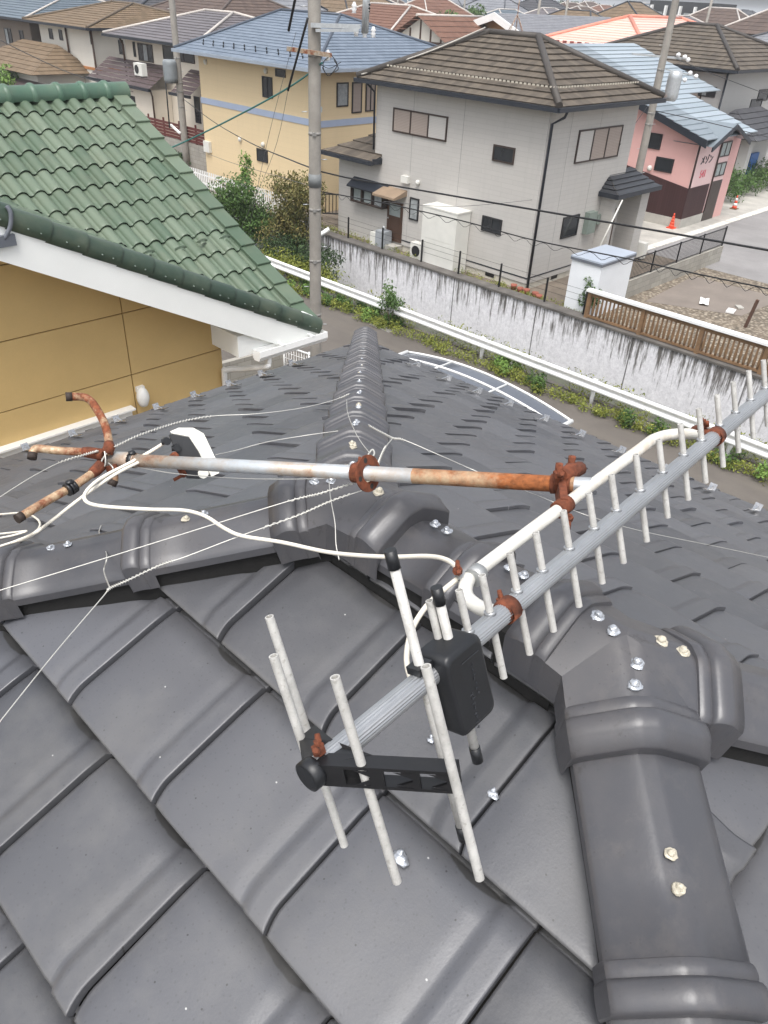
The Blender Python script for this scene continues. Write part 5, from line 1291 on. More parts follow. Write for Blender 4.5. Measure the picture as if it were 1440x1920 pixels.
mb = MB(); mb.box2((47.95, gy_-2.6, 6.42), (48, gy_+2.6, 6.56))
for k in range(5): y = gy_-2+k; mb.box2((47.95, y-.06, 6.56), (48, y+.06, 7.85-abs(y-gy_)*.54))
for y in (gy_-2.6, gy_+2.6): mb.box2((47.95, y-.07, 4.9), (48, y+.07, 6.42))
mb.build('timber_frame', M_DOOR, ht)
mb = MB()
for s in (-1, 1):
    for j in range(6):
        a, b = j/6, (j+1)/6; q = lambda f, x, l: (x, gy_+s*(3.4-3.4*f), 6.25+1.85*f+l)
        mb.poly([q(a, 47.5, .03), q(a, 55, .03), q(b, 55, 0), q(b, 47.5, 0)], [(0, j+.02), (7, j+.02), (7, j+.98), (0, j+.98)])
mb.build('gable_roof', M_RUS, ht)
mb = MB(); mb.rod((47.45, gy_, 8.12), (55, gy_, 8.12), .09, 6); mb.build('ridge_cap', M_RPALE, ht)
wins(ht, 'U', 48, 41.6, 46, (4.9,), 2, w_=1.0)
d2 = hhouse('tiled_house', 'dark brown tiled house roof behind the cream house', (40, 50, 58, 68), LOT, 6.5, M_CREAM, M_BRN, (39, 51, 57, 69), 6.7, (45, 61), (45, 65), 9.0, 12, .03, mat('ridge_brn', (.09, .07, .06), .7), M_GUTK)
wins(d2, 'U', 40, 59, 67, (4.8,), 3)
d3 = hhouse('tiled_house', 'charcoal roofed house between the cream house and the far rooftops', (41, 51, 71, 81), LOT, 6.5, M_BRW, M_DRK, (40, 52, 70, 82), 6.7, (46, 74), (46, 78), 8.9, 12, .03, M_GUTK, M_GUTK)
wins(d3, 'U', 41, 72, 80, (4.8,), 3)
d4 = hhouse('tiled_house', 'grey slate roofed house behind the roof of the corner house', (73, 88, 22, 32), LOT, 6.6, M_GRW, M_GRY, (72, 89, 21, 33), 6.8, (77, 27), (84, 27), 9.0, 14, .02, M_GUTK, M_GUTK)
wins(d4, 'U', 73, 23, 31, (4.8,), 3)
# dark three storey block far right, with white fins
a_ = F(1297, 20, 150); AX, AY = a_.x, a_.y
ap = thing('apartment_block', (AX, AY, LOT), 'distant dark three storey block with white fins and stacked windows', 'apartment block')
mb = MB(); mb.box2((AX-4, AY-5.5, LOT), (AX+4, AY+5.5, 10.2)); mb.build('wall', mat('block_dark', (.04, .042, .045), .6), ap)
for k in range(5):
    mb = MB(); mb.box2((AX-4.6, AY-5.3+k*2.5, LOT), (AX-4.01, AY-5.0+k*2.5, 9.6)); mb.build('fin', M_WHITE, ap)
for k in range(4):
    for z in (2.0, 4.6, 7.4): window(ap, 'U', AX-4, AY-4.6+k*2.5, AY-3.2+k*2.5, z, z+1.4, M_FRAMEK, [M_CURT])
# --- the far rows
rs = random.Random(21); protos = []
cols = [('brown', M_BRN, M_CREAM), ('charcoal', M_DRK, M_OFFWALL), ('blue grey', M_BLU, M_CREAM), ('tan', M_TAN, M_GRW), ('mauve grey', M_LAV, M_OFFWALL), ('pale slate', M_GRY, M_BRW), ('russet', M_RUS, M_OFFWALL)]
used = [0]*len(cols)
for i, (nm, rm, wm) in enumerate(cols):
    h = hhouse('distant_house', 'small distant house with %s roof in the far rows of rooftops' % nm, (-4.5, 4.5, -3.8, 3.8), 0, 5.5, wm, rm, (-5.2, 5.2, -4.5, 4.5), 5.7, (-1.8, 0), (1.8, 0), 7.9, 7, .03, M_GUTK if i % 2 else M_RPALE, None, (), 'distant %s roofed houses' % nm, ridger=.09)
    window(h, 'U', -4.5, -2.6, -1.2, 3.4, 4.6, M_FRAMEK, [M_GLASS]); window(h, 'U', -4.5, 1, 2.6, 3.4, 4.6, M_FRAMEK, [M_GLASS]); window(h, 'V', -3.8, -2.6, -1, 3.4, 4.6, M_FRAMEK, [M_GLASS]); window(h, 'V', -3.8, 1.2, 2.4, .9, 2.4, M_FRAMEK, [M_GLASS])
    protos.append(h)
busy = [(38, 62, 47, 72), (38, 54, 69, 84), (44, 90, 18, 50), (AX-8, AX+8, AY-8, AY+8), (22, 40, 20, 72), (40, 60, 43, 70)]
cnt = 0
U_ = 44.
while U_ < 330:
    V_ = 10.
    while V_ < 330:
        u, v = U_+rs.uniform(-2.5, 2.5), V_+rs.uniform(-2.5, 2.5)
        P = V3((u, v, 0)); f = P.dot(FH); x = P.dot(rotw((1, 0, 0)))
        if f > 66 and f < 330 and abs(x) < f*.57+6 and not any(a-5 < u < b+5 and c-5 < v < d+5 for a, b, c, d in busy) and rs.random() < (.86 if f < 200 else .6) and cnt < 240:
            i = rs.randrange(len(cols)); rz_ = rs.choice((0, pi/2, pi)); s = rs.uniform(.85, 1.2)
            if used[i] == 0: h = protos[i]; h.location = (u, v, LOT); h.rotation_euler = (0, 0, rz_)
            else: h = dup(protos[i], (u, v, LOT), rz_, None, (s, rs.uniform(.85, 1.2), rs.uniform(.9, 1.14)))
            used[i] += 1; cnt += 1
        V_ += 13.5
    U_ += 14.5
print('far houses', cnt)
rs = random.Random(4)
for k, (x, y, z) in enumerate(((820, 22, 4), (1185, 18, 5), (1405, 22, 6), (1420, 10, 6), (1360, 14, 6), (900, 16, 5), (880, 12, 5))):
    p = F(x, y, (95, 100, 118, 130, 150, 120, 160)[k]); p = V3((p.x, p.y, LOT)); R = 2.6
    t = thing('distant_tree', p, 'distant green garden tree among the far rooftops', 'tree', 'trees among the far rooftops')
    mb = MB(); mb.tube([p, p+V3((.2, .1, 4.2))], .2, 6, rad=[.25, .1]); mb.build('trunk', M_BARK, t)
    mb = MB()
    for q in range(14): clump(mb, p+V3((rs.uniform(-1.8, 1.8), rs.uniform(-1.8, 1.8), rs.uniform(3.2, 7))), (1.1, 1.1, .9), 90, .5, rs)
    mb.build('crown', M_LEAF, t)
mb = MB(); rs = random.Random(31)
for k in range(520):
    a = rs.uniform(-.60, .60); d_ = rs.uniform(340, 460); p = rotw((d_*tan(a), d_, 0)); hh = 5.5+4.0*max(0, noise.noise(V3((a*9, 2, 0)))+.3)
    for q in range(26): leaf(mb, V3((p.x+rs.gauss(0, 4), p.y+rs.gauss(0, 4), LOT+rs.uniform(.5, hh))), rs.uniform(2.2, 4.5), rs)
o = mb.build('far_woods', M_LEAFD); o['kind'] = 'stuff'; tag(o, 'hazy dark line of woods beyond the last rooftops', 'woods')
# far thin poles and aerials
rs = random.Random(8)
for k, (x, dist) in enumerate(((478, 95), (745, 110), (1010, 90), (1062, 100), (1330, 95), (160, 80), (870, 130))):
    p = F(x, 20, dist); mb = MB(); mb.rod((p.x, p.y, LOT), (p.x, p.y, LOT+11), .13, 6)
    a = V3((p.x, p.y, LOT+10.2)); mb.rod(a-RT*.9, a+RT*.9, .05, 5)
    tag(mb.build('distant_pole', M_POLE), 'thin distant utility pole standing among the far rooftops', 'utility pole', 'distant utility poles')
# aerial on the grey house's neighbour
ae = thing('roof_aerial', (46.9, 40.2, 8.4), 'rusty roof aerial on the grey slate roof behind the brown tiled ridge', 'aerial')
b = F(966, 66, V3((46.9, 40.2, 0)).dot(FH)); mb = MB()
mb.rod(b, b+V3((0, 0, 2.6)), .03, 6); mb.build('mast', M_RUSTG, ae)
for s in (-1, 1):
    mb = MB(); mb.rod(b+V3((0, 0, 1.2)), b+V3((.0, s*.9, -.2)), .025, 5); mb.rod(b+V3((0, 0, 1.2)), b+V3((s*.9, 0, -.1)), .025, 5); mb.build('leg', M_RUSTG, ae)
# ================================================================== the fallen aerial lying over the ridge
M_ALU = mat('ribbed_aluminium', (.40, .41, .42), .42, .75, .1, 14, .1, 120)
def elem_mat():
    t = NT('oxidised_aluminium'); o = t.obj(); n1 = t.noise(o, 30, 6, .75); n2 = t.noise(o, 160, 3)
    b = t.mix(t.ramp(n1, .35, .65), (.42, .41, .385), (.60, .59, .56)); b = t.mix(t.ramp(n2, .58, .7, 0, .5), b, (.24, .22, .19)); t.col(b); t.bump(n2, .15, .001)
    return t.set(.6, .25, .4)
M_ELEM = elem_mat()
M_RUST = rust_mat('rusted_clamp', (.16, .08, .05), (.13, .036, .015), .2, .4, 14, .1)
M_PIPEW = rust_mat('white_pipe_paint', (.66, .65, .60), (.25, .13, .05), .66, .76, 7, 0)
M_PIPEG = rust_mat('galvanised_mast', (.55, .58, .60), (.2, .065, .02), .56, .70, 7, .45)
M_MASTR = rust_mat('rusty_mast_end', (.5, .46, .38), (.23, .075, .022), .40, .58, 9, .2)
M_LEG = rust_mat('rusty_leg', (.55, .48, .38), (.17, .05, .02), .42, .56, 14, .1)
M_CLAMPG = mat('dull_galvanised', (.38, .39, .39), .5, .5, .2, 15)
M_BOX = mat('black_moulded_plastic', (.011, .012, .014), .42, 0, .25, 20, .15, 180, .5, .001)
M_BRK = mat('black_bracket_coat', (.010, .010, .011), .38, 0, .3, 12, .1, 120, .5, .001)
M_COAX = mat('cream_cable', (.70, .66, .57), .45, 0, .08, 20, .05)
M_BOOST = mat('ivory_housing', (.74, .73, .66), .4, 0, .06, 8)
BP, BQ = D(890, 1195, .90), D(1405, 765, 1.55)
BX = (BQ-BP).normalized()
EDIR = ray(1676, 4891); EDIR = (EDIR-BX*EDIR.dot(BX)).normalized()      # the rods run square to the boom, downwards
BY = EDIR.cross(BX).normalized()
if BY.dot(FW) > 0: BY = -BY                                             # sideways, towards the camera
def on_boom(x, y):                                                      # boom point nearest the sight line
    r = ray(x, y); w0 = BP-CAM; b = BX.dot(r); d = BX.dot(w0); e = r.dot(w0)
    return BP+BX*((b*e-d)/(1-b*b))
def along(P, d, x, y):                                                  # distance along d from P whose image is nearest the sight line
    r = ray(x, y); w0 = P-CAM; b = d.dot(r); dd = d.dot(w0); e = r.dot(w0); return (b*e-dd)/(1-b*b)
ant = thing('tv_aerial', tuple(BP), 'long aluminium television aerial with many short rods lying above the ridge', 'aerial')
mb = MB(); n = 48; R0 = .0130
b0 = on_boom(604, 1478); b1 = BQ+BX*.55
mb.tube([b0, b1], R0, n, prof=[1 if k % 2 else .955 for k in range(n)], sm=False); mb.build('boom', M_ALU, ant)
mb = MB(); mb.tube([b0-BX*.007, b0-BX*.006, b0+BX*.004, b0+BX*.007], R0, 24, rad=[.0125, .0155, .0158, .0150]); mb.build('boom_cap', M_BOX, ant)
els = [((862, 1106), (908, 1320)), ((905, 1078), (945, 1270)), ((958, 1037), (993, 1226)), ((1005, 998), (1037, 1183)), ((1055, 958), (1085, 1137)), ((1102, 925), (1130, 1093)), ((1147, 890), (1170, 1055)), ((1192, 852), (1212, 1015)), ((1236, 824), (1253, 970)), ((1275, 795), (1290, 937)), ((1311, 766), (1323, 905)), ((1344, 740), (1357, 875)), ((1374, 716), (1385, 848)), ((1404, 695), (1412, 822)), ((1432, 675), (1439, 799)), ((1458, 655), (1464, 776))]
for (a, b) in els:
    # where the line between the two ends crosses the boom in the picture
    pa, pb = on_boom(*a), on_boom(*b)
    m_ = ((a[0]+b[0])/2, (a[1]+b[1])/2)
    best = None
    for k in range(41):
        f = k/40; q = (a[0]+(b[0]-a[0])*f, a[1]+(b[1]-a[1])*f); P = on_boom(*q); d_ = (P-CAM); r = ray(*q); e = (d_-r*d_.dot(r)).length
        if best is None or e < best[0]: best = (e, P)
    P = best[1]; ta, tb = along(P, EDIR, *a), along(P, EDIR, *b)
    mb = MB(); mb.rod(P+EDIR*ta, P+EDIR*tb, .0046, 12, True); mb.build('director', M_ELEM, ant)
    mb = MB(); mb.tube([P-EDIR*(R0+.003), P-EDIR*(R0-.002)], .0075, 10); mb.build('rivet_collar', M_ALU, ant)
# reflector: angled black bracket with four rods
HB = .0115
c0 = on_boom(610, 1468)-EDIR*.0
def arm_pt(x, y, d): return D(x, y, d)
dB = (c0-CAM).length
A_end = D(858, 1467, dB*.945); C_end = D(570, 1402, dB*1.05)
A_end = A_end-EDIR*(A_end-c0).dot(EDIR)*.0
def arm(e0, e1, h0, h1, th, holes):
    """channel arm: perforated plate facing us with flanges above and below"""
    ax = (e1-e0); L = ax.length; ax.normalize(); up = -EDIR; up = (up-ax*up.dot(ax)).normalized(); nn = ax.cross(up)
    if nn.dot(FW) > 0: nn = -nn
    mb = MB(); pl = lambda a, b, c: e0+ax*a+up*b+nn*c
    def bx(a0, a1, b0, b1, c0, c1):
        p = [pl(a, b, c) for c in (c0, c1) for b in (b0, b1) for a in (a0, a1)]; i = [mb.vert(q) for q in p]
        for q in ((0,2,3,1),(4,5,7,6),(0,1,5,4),(2,6,7,3),(0,4,6,2),(1,3,7,5)): mb.face([i[k] for k in q])
    hh = lambda a: h0+(h1-h0)*a/L
    w_ = th
    # web made of verticals between the lozenge holes
    cuts = [0]+[v for h in holes for v in h]+[1]
    for a, b in zip(cuts[::2], cuts[1::2]): bx(a*L, b*L, -h0/2, h0/2, -.0015, .0015)
    for a, b in holes:
        bx(a*L, b*L, h0/2-.0034, h0/2, -.0015, .0015); bx(a*L, b*L, -h0/2, -h0/2+.0034, -.0015, .0015)
        l_ = (b-a)*L
        for s in (1, -1):                     # cut corners of the lozenge
            for t0, t1 in ((1, .35),):
                q = [(a*L+l_*t0, s*(h0/2-.004)), (a*L+l_*t1, s*(h0/2-.004)), (a*L+l_*t0, s*.0015)]
                for z in (.0015, -.0015): mb.poly([pl(x, y, z) for x, y in q])
    bx(0, L, h0/2-.002, h0/2, -w_, -.0015); bx(0, L, -h0/2, -h0/2+.002, -w_, -.0015); bx(L-.002, L, -h0/2, h0/2, -w_, 0)
    bx(0, L, -h0/2, h0/2, -w_-.0015, -w_) if False else None
    return mb, ax, up, nn
mb, ax, up, nn = arm(c0+BY*.004-BX*.004, A_end, .0245, .0245, .016, [(.22, .40), (.50, .70), (.75, .93)]); ba = mb.build('reflector_arm', M_BRK, ant)
mb2, ax2, up2, nn2 = arm(c0-BX*.004, C_end, .0245, .0245, .016, [(.45, .75)]); mb2.build('reflector_arm', M_BRK, ant)
mb = MB(); top = c0-EDIR*.0125
q = [c0-BX*.012+ax*.0-EDIR*.0124, c0+ax*.05-EDIR*.0124+BX*.012, c0+BX*.030-EDIR*.0124, c0+ax2*.05+BX*.016-EDIR*.0124, c0+ax2*.05-BX*.006-EDIR*.0124]
lo = [p+EDIR*.0249 for p in q]
mb.poly(q); mb.poly(lo[::-1])
for i in range(5): k = (i+1) % 5; mb.poly([q[i], q[k], lo[k], lo[i]])
mb.build('bracket_plate', M_BRK, ant)
def wingnut(root, c, axis, s=1., m=None):
    m = m or M_RUST; c = V3(c); axis = V3(axis).normalized(); mb = MB(); o_ = axis.orthogonal().normalized(); p_ = axis.cross(o_)
    mb.tube([c, c+axis*.006*s], .0062*s, 6, sm=False)
    for k in range(2):
        d_ = (o_ if k == 0 else -o_); mb.tube([c+axis*.003*s, c+axis*.006*s+d_*.007*s, c+axis*.011*s+d_*.011*s], .002*s, 6, rad=[.0035*s, .0032*s, .0025*s])
    mb.rod(c-axis*.002*s, c+axis*.012*s, .0025*s, 6)
    return mb.build('wing_nut', m, root)
wingnut(ant, c0+BX*.010-EDIR*.0135, -EDIR, 1.15)
for top, bot, d_, hid in (((632, 1268), (740, 1655), .0, 0), ((803, 1248), (895, 1648), 0, 0), ((517, 1228), (572, 1400), 0, 1), ((497, 1159), (629, 1592), 0, 2)):
    m_ = (top[0]*.5+bot[0]*.5, top[1]*.5+bot[1]*.5)
    e0, e1 = (c0, A_end) if hid == 0 else (c0, C_end)
    axx = (e1-e0).normalized()
    # point of the arm line nearest the rod in the picture
    best = None
    for k in range(81):
        f = k/80; q = (top[0]+(bot[0]-top[0])*f, top[1]+(bot[1]-top[1])*f); t_ = along(e0, axx, *q); P = e0+axx*t_; dd = P-CAM; r = ray(*q); e = (dd-r*dd.dot(r)).length
        if best is None or e < best[0]: best = (e, P)
    P = best[1]
    if hid == 1: P = C_end
    if hid == 2: P = C_end+(C_end-c0).normalized()*.004+FW*.045
    ta, tb = along(P, EDIR, *top), along(P, EDIR, *bot)
    if hid == 1: tb = .012
    off = -FW*.0
    mb = MB(); mb.rod(P+EDIR*ta+off, P+EDIR*tb+off, .0047, 12, True); mb.build('reflector_rod', M_ELEM, ant)
# junction box
cb = on_boom(842, 1237)
def rbox(c, X, Y, Z, hx, hy, hz, r, n=5):
    mb = MB(); rows = []
    ring = []
    for cx_, cz, a0 in ((hx-r, hz-r, 0), (-hx+r, hz-r, pi/2), (-hx+r, -hz+r, pi), (hx-r, -hz+r, 1.5*pi)):
        for k in range(n+1): a = a0+pi/2*k/n; ring.append((cx_+r*cos(a), cz+r*sin(a)))
    e = r*.45
    for y, s in ((-hy, 1-.0), (-hy+.0005, 1), (hy-e, 1), (hy-e*.3, None), (hy, None)):
        k = 1 if s else (1-e*.3/hx if y < hy else 1-e/hx)
        rows.append([c+X*(a*k)+Z*(b*k)+Y*y for a, b in ring])
    idx = mb.grid(rows, close=True, sm=True); mb.face(idx[-1]); mb.face(idx[0][::-1]); return mb
hb = .052
bxc = cb+EDIR*.028+BY*.006
mb = rbox(bxc, BX, BY, -EDIR, .031, .021, hb, .010); jb = mb.build('junction_box', M_BOX, ant)
mb = MB(); c = bxc+BY*.0216; rs = random.Random(2)
mb.box(c-BX*-.006-EDIR*.034+BX*.0, (.03, .0008, .0008), Matrix((BX, BY, -EDIR)).transposed())
for row, (x0, ln, nn_) in enumerate(((.006, .004, 7), (-.004, .006, 8))):
    for k in range(nn_):
        z = -.024+row*.032+k*.006+rs.uniform(-.0006, .0006); p = c+BX*(x0)+EDIR*z
        mt = Matrix((BX, BY, -EDIR)).transposed()
        for s in range(2): mb.box(p+BX*rs.uniform(-.0016, .0016)+EDIR*rs.uniform(-.001, .001), (ln*rs.uniform(.5, 1), .0009, .0007) if s else (.0008, .0009, .0035), mt)
mb.build('embossing', mat('embossed_edge', (.035, .037, .042), .35), jb)
for (a, cap, e_) in (((735, 1030), (865, 1575), 0), ((822, 1100), (892, 1428), 1)):
    m_ = ((a[0]+cap[0])/2, (a[1]+cap[1])/2)
    best = None
    for k in range(41):
        f = k/40; q = (a[0]+(cap[0]-a[0])*f, a[1]+(cap[1]-a[1])*f); P = on_boom(*q); dd = P-CAM; r = ray(*q); e = (dd-r*dd.dot(r)).length
        if best is None or e < best[0]: best = (e, P)
    P = best[1]; ta, tb = along(P, EDIR, *a), along(P, EDIR, *cap)
    mb = MB(); mb.rod(P+EDIR*(ta+.006), P+EDIR*(tb-.006), .0056, 14); dv = mb.build('driven_rod', M_ELEM, ant)
    for t0, t1 in ((ta, ta+.021), (tb-.021, tb)):
        mb = MB(); mb.rod(P+EDIR*t0, P+EDIR*t1, .0068, 14); mb.build('end_cap', M_BOX, dv)
    mb = MB(); mb.box(P-EDIR*(R0+.004), (.022, .019, .009), Matrix((BX, BY, -EDIR)).transposed()); mb.build('rod_socket', M_BOX, jb)
P = on_boom(835, 1243); ta = along(P, EDIR, 812, 1128); mb = MB(); mb.rod(P+EDIR*ta+FW*.015, P-EDIR*.005+FW*.015, .0046, 12, True); mb.build('director', M_ELEM, ant)
# support pipe with its two clamps and the mast clamp
k1, k2 = on_boom(956, 1148), on_boom(1335, 812)
dP = lambda x, y, d: D(x, y, d)
path = [k1-BY*.0+dP(938, 1148, 1.0)*0, ]
pts = [D(945, 1150, (k1-CAM).length+.02), D(905, 1142, 1.0), D(876, 1120, 1.02), D(876, 1092, 1.045), D(905, 1063, 1.075), D(1055, 950, 1.21), D(1195, 846, 1.385), D(1228, 823, 1.44), D(1265, 814, 1.47), D(1322, 814, (k2-CAM).length+.02)]
mb = MB(); mb.tube(cat_curve(pts, 8), .0099, 16); mb.build('support_pipe', M_PIPEW, ant)
def ringclamp(root, c, axis, r, w_, m, bolts, name='clamp'):
    axis = V3(axis).normalized(); mb = MB(); mb.tube([c-axis*w_/2, c-axis*w_/2, c+axis*w_/2, c+axis*w_/2], r, 20, rad=[r*.9, r, r, r*.9]); o = mb.build(name, m, root)
    return o
for kk, dirp in ((k1, pts[0]), (k2, pts[-1])):
    o = ringclamp(ant, kk, BX, R0+.0028, .017, M_RUST, 1, 'boom_clamp')
    mb = MB(); a = kk+(dirp-kk)*.2; mb.tube([kk, dirp-(kk-dirp)*1.0], .012, 10, rad=[.010, .0125]); mb.build('clamp_jaw', M_RUST, o)
    wingnut(o, kk+(dirp-kk)*.9-EDIR*.014, -EDIR, 1.1)
cl = D(893, 1078, 1.055); mb = MB(); ax_ = (D(905, 1063, 1.075)-D(876, 1092, 1.045)).normalized()
mb.tube([cl-ax_*.009, cl+ax_*.009], .0138, 18); o = mb.build('cable_clamp', M_CLAMPG, ant)
mb = MB(); e_ = D(857, 1078, 1.045); mb.box((cl+e_)/2, ((cl-e_).length, .016, .004), (cl-e_).to_track_quat('X', 'Z').to_matrix()); mb.box((cl+e_)/2-V3((0, 0, .008)), ((cl-e_).length, .016, .004), (cl-e_).to_track_quat('X', 'Z').to_matrix()); mb.build('clamp_plate', M_CLAMPG, o)
wingnut(o, e_+V3((0, 0, .004)), V3((0, 0, 1)), 1.1)
# --- mast
ms = thing('aerial_mast', tuple(D(690, 888, 1.45)), 'fallen galvanised aerial mast with rust bands lying across the ridge', 'mast')
m1, m0 = D(1108, 911, 1.27), D(232, 862, 1.70)
md = (m1-m0).normalized(); Lm = (m1-m0).length; ML = lambda x, y: m0+md*along(m0, md, x, y)
def tube_hollow(mb, a, b, r, n=24):
    t = (b-a).normalized(); mb.tube([a, b], r, n, cap=False)
    A = t.orthogonal().normalized(); B = t.cross(A)
    o = [[b+t*d_+(A*cos(2*pi*k/n)+B*sin(2*pi*k/n))*r*q for k in range(n)] for d_, q in ((0, 1), (0, .86), (-.08, .86))]
    mb.grid(o, close=True, sm=False); mb.poly(o[-1])
rm = .0135; mid = ML(775, 890); mr = ML(1090, 910)
mb = MB(); mb.tube([m0, mid], rm, 24); mb.build('pipe', M_PIPEG, ms)
mb = MB(); mb.tube([mid, ML(1078, 908)], rm*1.001, 24, cap=False); mb.build('rusty_section', M_MASTR, ms)
mb = MB(); tube_hollow(mb, ML(1078, 908), m1, rm); mb.build('pipe_end', M_GALV, ms)
gd = ML(690, 889); mb = MB(); axd = (md+FW*-.32).normalized()
rows = []
nn = 28
A = axd.orthogonal().normalized(); B = axd.cross(A)
mb.grid([[gd+axd*d_+(A*cos(2*pi*k/nn)+B*sin(2*pi*k/nn))*r_ for k in range(nn)] for d_, r_ in ((-.0015, .016), (-.0015, .034), (.0015, .034), (.0015, .016))], close=True, sm=False)
rg_ = mb.build('guy_ring', M_RUST, ms)
mb = MB(); 
for k in range(4): a = pi/4+k*pi/2; c = gd+(A*cos(a)+B*sin(a))*.025; mb.tube([c-axd*.0018, c+axd*.0018], .005, 10)
o = mb.build('ring_holes', M_UNDER, rg_)
mb = MB(); mb.tube([gd-md*.03, gd-md*.008], .0185, 16); o = mb.build('ring_collar', M_RUST, ms)
wingnut(o, gd-md*.018-V3((0, 0, -.016)), V3((-.2, -.2, 1)), 1.)
# mast-to-pipe clamp: two saddle plates and bolts
c1 = ML(1050, 906); cpipe = D(1055, 950, 1.21)
mc = thing('mast_clamp', tuple(c1), 'rust brown clamp with wing nuts joining the mast end to the white support pipe', 'clamp')
mb = MB(); mb.tube([c1-md*.014, c1+md*.018], .0165, 18); mb.build('saddle', M_RUST, mc)
mb = MB(); pd_ = (pts[6]-pts[4]).normalized(); mb.tube([cpipe-pd_*.014, cpipe+pd_*.014], .0138, 18); mb.build('pipe_saddle', M_RUST, mc)
mb = MB(); mb.box((c1+cpipe)/2, ((c1-cpipe).length*1.05, .03, .012), (c1-cpipe).to_track_quat('X', 'Y').to_matrix()); mb.build('clamp_plate', M_RUST, mc)
for x, y, d_, L_ in ((1049, 882, 1.245, 0), (1073, 868, 1.30, 0)):
    b_ = D(x, y, d_); mb = MB(); mb.rod(b_-V3((0, 0, .04)), b_+V3((0, 0, .012)), .0042, 8); mb.build('bolt', M_RUST, mc); wingnut(mc, b_-V3((0, 0, .012)), V3((0, 0, 1)), 1.5)
mb = MB(); mb.tube([D(1052, 892, 1.26), D(1068, 885, 1.285), D(1088, 878, 1.315)], .012, 10, rad=[.011, .014, .012]); mb.build('back_plate', M_RUST, mc)
wingnut(mc, D(1066, 968, 1.2), V3((.1, .1, -1)), 1.3)
# --- roof stand
st = thing('roof_stand', tuple(D(205, 862, 1.70)), 'rusted four legged roof stand tipped over at the left end of the mast', 'roof stand')
mb = MB(); h0, h1 = ML(203, 860), ML(256, 863); mb.tube([h0, h0+(h1-h0)*.7, h1], .017, 20, rad=[.0168, .0168, .0155]); mb.build('socket', M_PIPEG, st)
hub = ML(200, 860)
mb = MB(); mb.blob(hub, (.020, .020, .022), 12, .2, 4); mb.build('hub', M_RUST, st)
legs = [([(200, 850, 1.70), (205, 838, 1.70), (198, 800, 1.735), (182, 768, 1.77), (168, 750, 1.79), (152, 744, 1.80), (126, 744, 1.80)], 0),
        ([(196, 853, 1.70), (165, 848, 1.72), (110, 845, 1.74), (74, 841, 1.75), (63, 845, 1.75), (60, 858, 1.745)], 0),
        ([(190, 872, 1.69), (178, 884, 1.68), (140, 910, 1.655), (90, 938, 1.63), (34, 972, 1.60)], 1),
        ([(208, 872, 1.70), (212, 885, 1.70), (214, 898, 1.70), (210, 908, 1.70)], 0)]
for L_, kind in legs:
    pts_ = [D(*q) for q in L_]; mb = MB(); cc = cat_curve(pts_, 7); mb.tube(cc, .0086, 14); lg = mb.build('leg', M_LEG if not kind else M_LEG, st)
    mb = MB(); t_ = (cc[-1]-cc[-2]).normalized(); mb.tube([cc[-1]-t_*.010, cc[-1]+t_*.003], .0096, 14); mb.build('foot_cap', mat('foot_cap_dark', (.035, .025, .02), .7) if 'foot_cap_dark' not in bpy.data.materials else bpy.data.materials['foot_cap_dark'], lg)
    mb = MB(); mb.tube([pts_[0]*.999+hub*.001, pts_[1], pts_[1]+(pts_[2]-pts_[1])*.18], .0145, 14, rad=[.0125, .0118, .0102]); mb.build('leg_socket', M_RUST, st)
mb = MB(); c = D(133, 915, 1.645); ld = (D(140, 910, 1.655)-D(90, 938, 1.63)).normalized()
for k in range(3): mb.tube([c+ld*(k*.007-.01), c+ld*(k*.007-.004)], .0132+.001*(k % 2), 12)
mb.blob(c+V3((0, 0, .014)), (.008, .008, .005), 8, .3); tag(mb.build('cable_tie', M_BOX), 'black tape wound around the lower leg of the rusty stand', 'tape')
mb = MB(); c = ML(250, 862); mb.tube([c-md*.006, c+md*.006], .0165, 16); mb.blob(c+V3((0, 0, .018)), (.008, .008, .005), 8, .3); tag(mb.build('cable_tie', M_BOX), 'black cable tie around the mast beside the stand socket', 'tie')
# --- booster
bo = thing('signal_booster', tuple(D(365, 850, 1.68)), 'ivory and black signal booster clamped under the mast', 'booster')
bq = [(312, 812), (332, 804), (362, 805), (378, 818), (412, 884), (404, 892), (372, 897), (345, 897)]
bn = (CAM-D(360, 850, 1.66)).normalized(); B3 = lambda x, y, o: D(x, y, 1.66)+bn*o
def plate(q, o0, o1, shrink=0):
    mb = MB(); c = (sum(a for a, _ in q)/len(q), sum(b for _, b in q)/len(q))
    lo = [mb.vert(B3(x, y, o0)) for x, y in q]; hi = [mb.vert(B3(x+(c[0]-x)*shrink, y+(c[1]-y)*shrink, o1)) for x, y in q]
    mb.face(hi); mb.face(lo[::-1])
    for i in range(len(q)): k = (i+1) % len(q); mb.face((lo[i], lo[k], hi[k], hi[i]))
    return mb
plate([(318, 808), (334, 801), (362, 801), (382, 812), (398, 845), (414, 880), (411, 888), (398, 894), (372, 897), (352, 860)], -.035, .0, .02).build('cover', M_BOOST, bo)
plate([(316, 816), (322, 812), (354, 818), (372, 845), (396, 893), (372, 898), (350, 897)], -.002, .012, .06).build('base_plate', M_BOX, bo)
mb = MB()
for x, y in ((311, 826), (330, 838)): mb.tube([B3(x, y, .0), B3(x+3, y+2, .022)], .008, 10); mb.tube([B3(x-8, y+3, .014), B3(x+6, y+2, .014)], .006, 10)
mb.build('socket', M_BOX, bo)
mb = MB(); mb.tube([B3(381, 887, .010), B3(381, 887, .0135)], .011, 16); mb.build('label_disc', M_BOOST, bo)
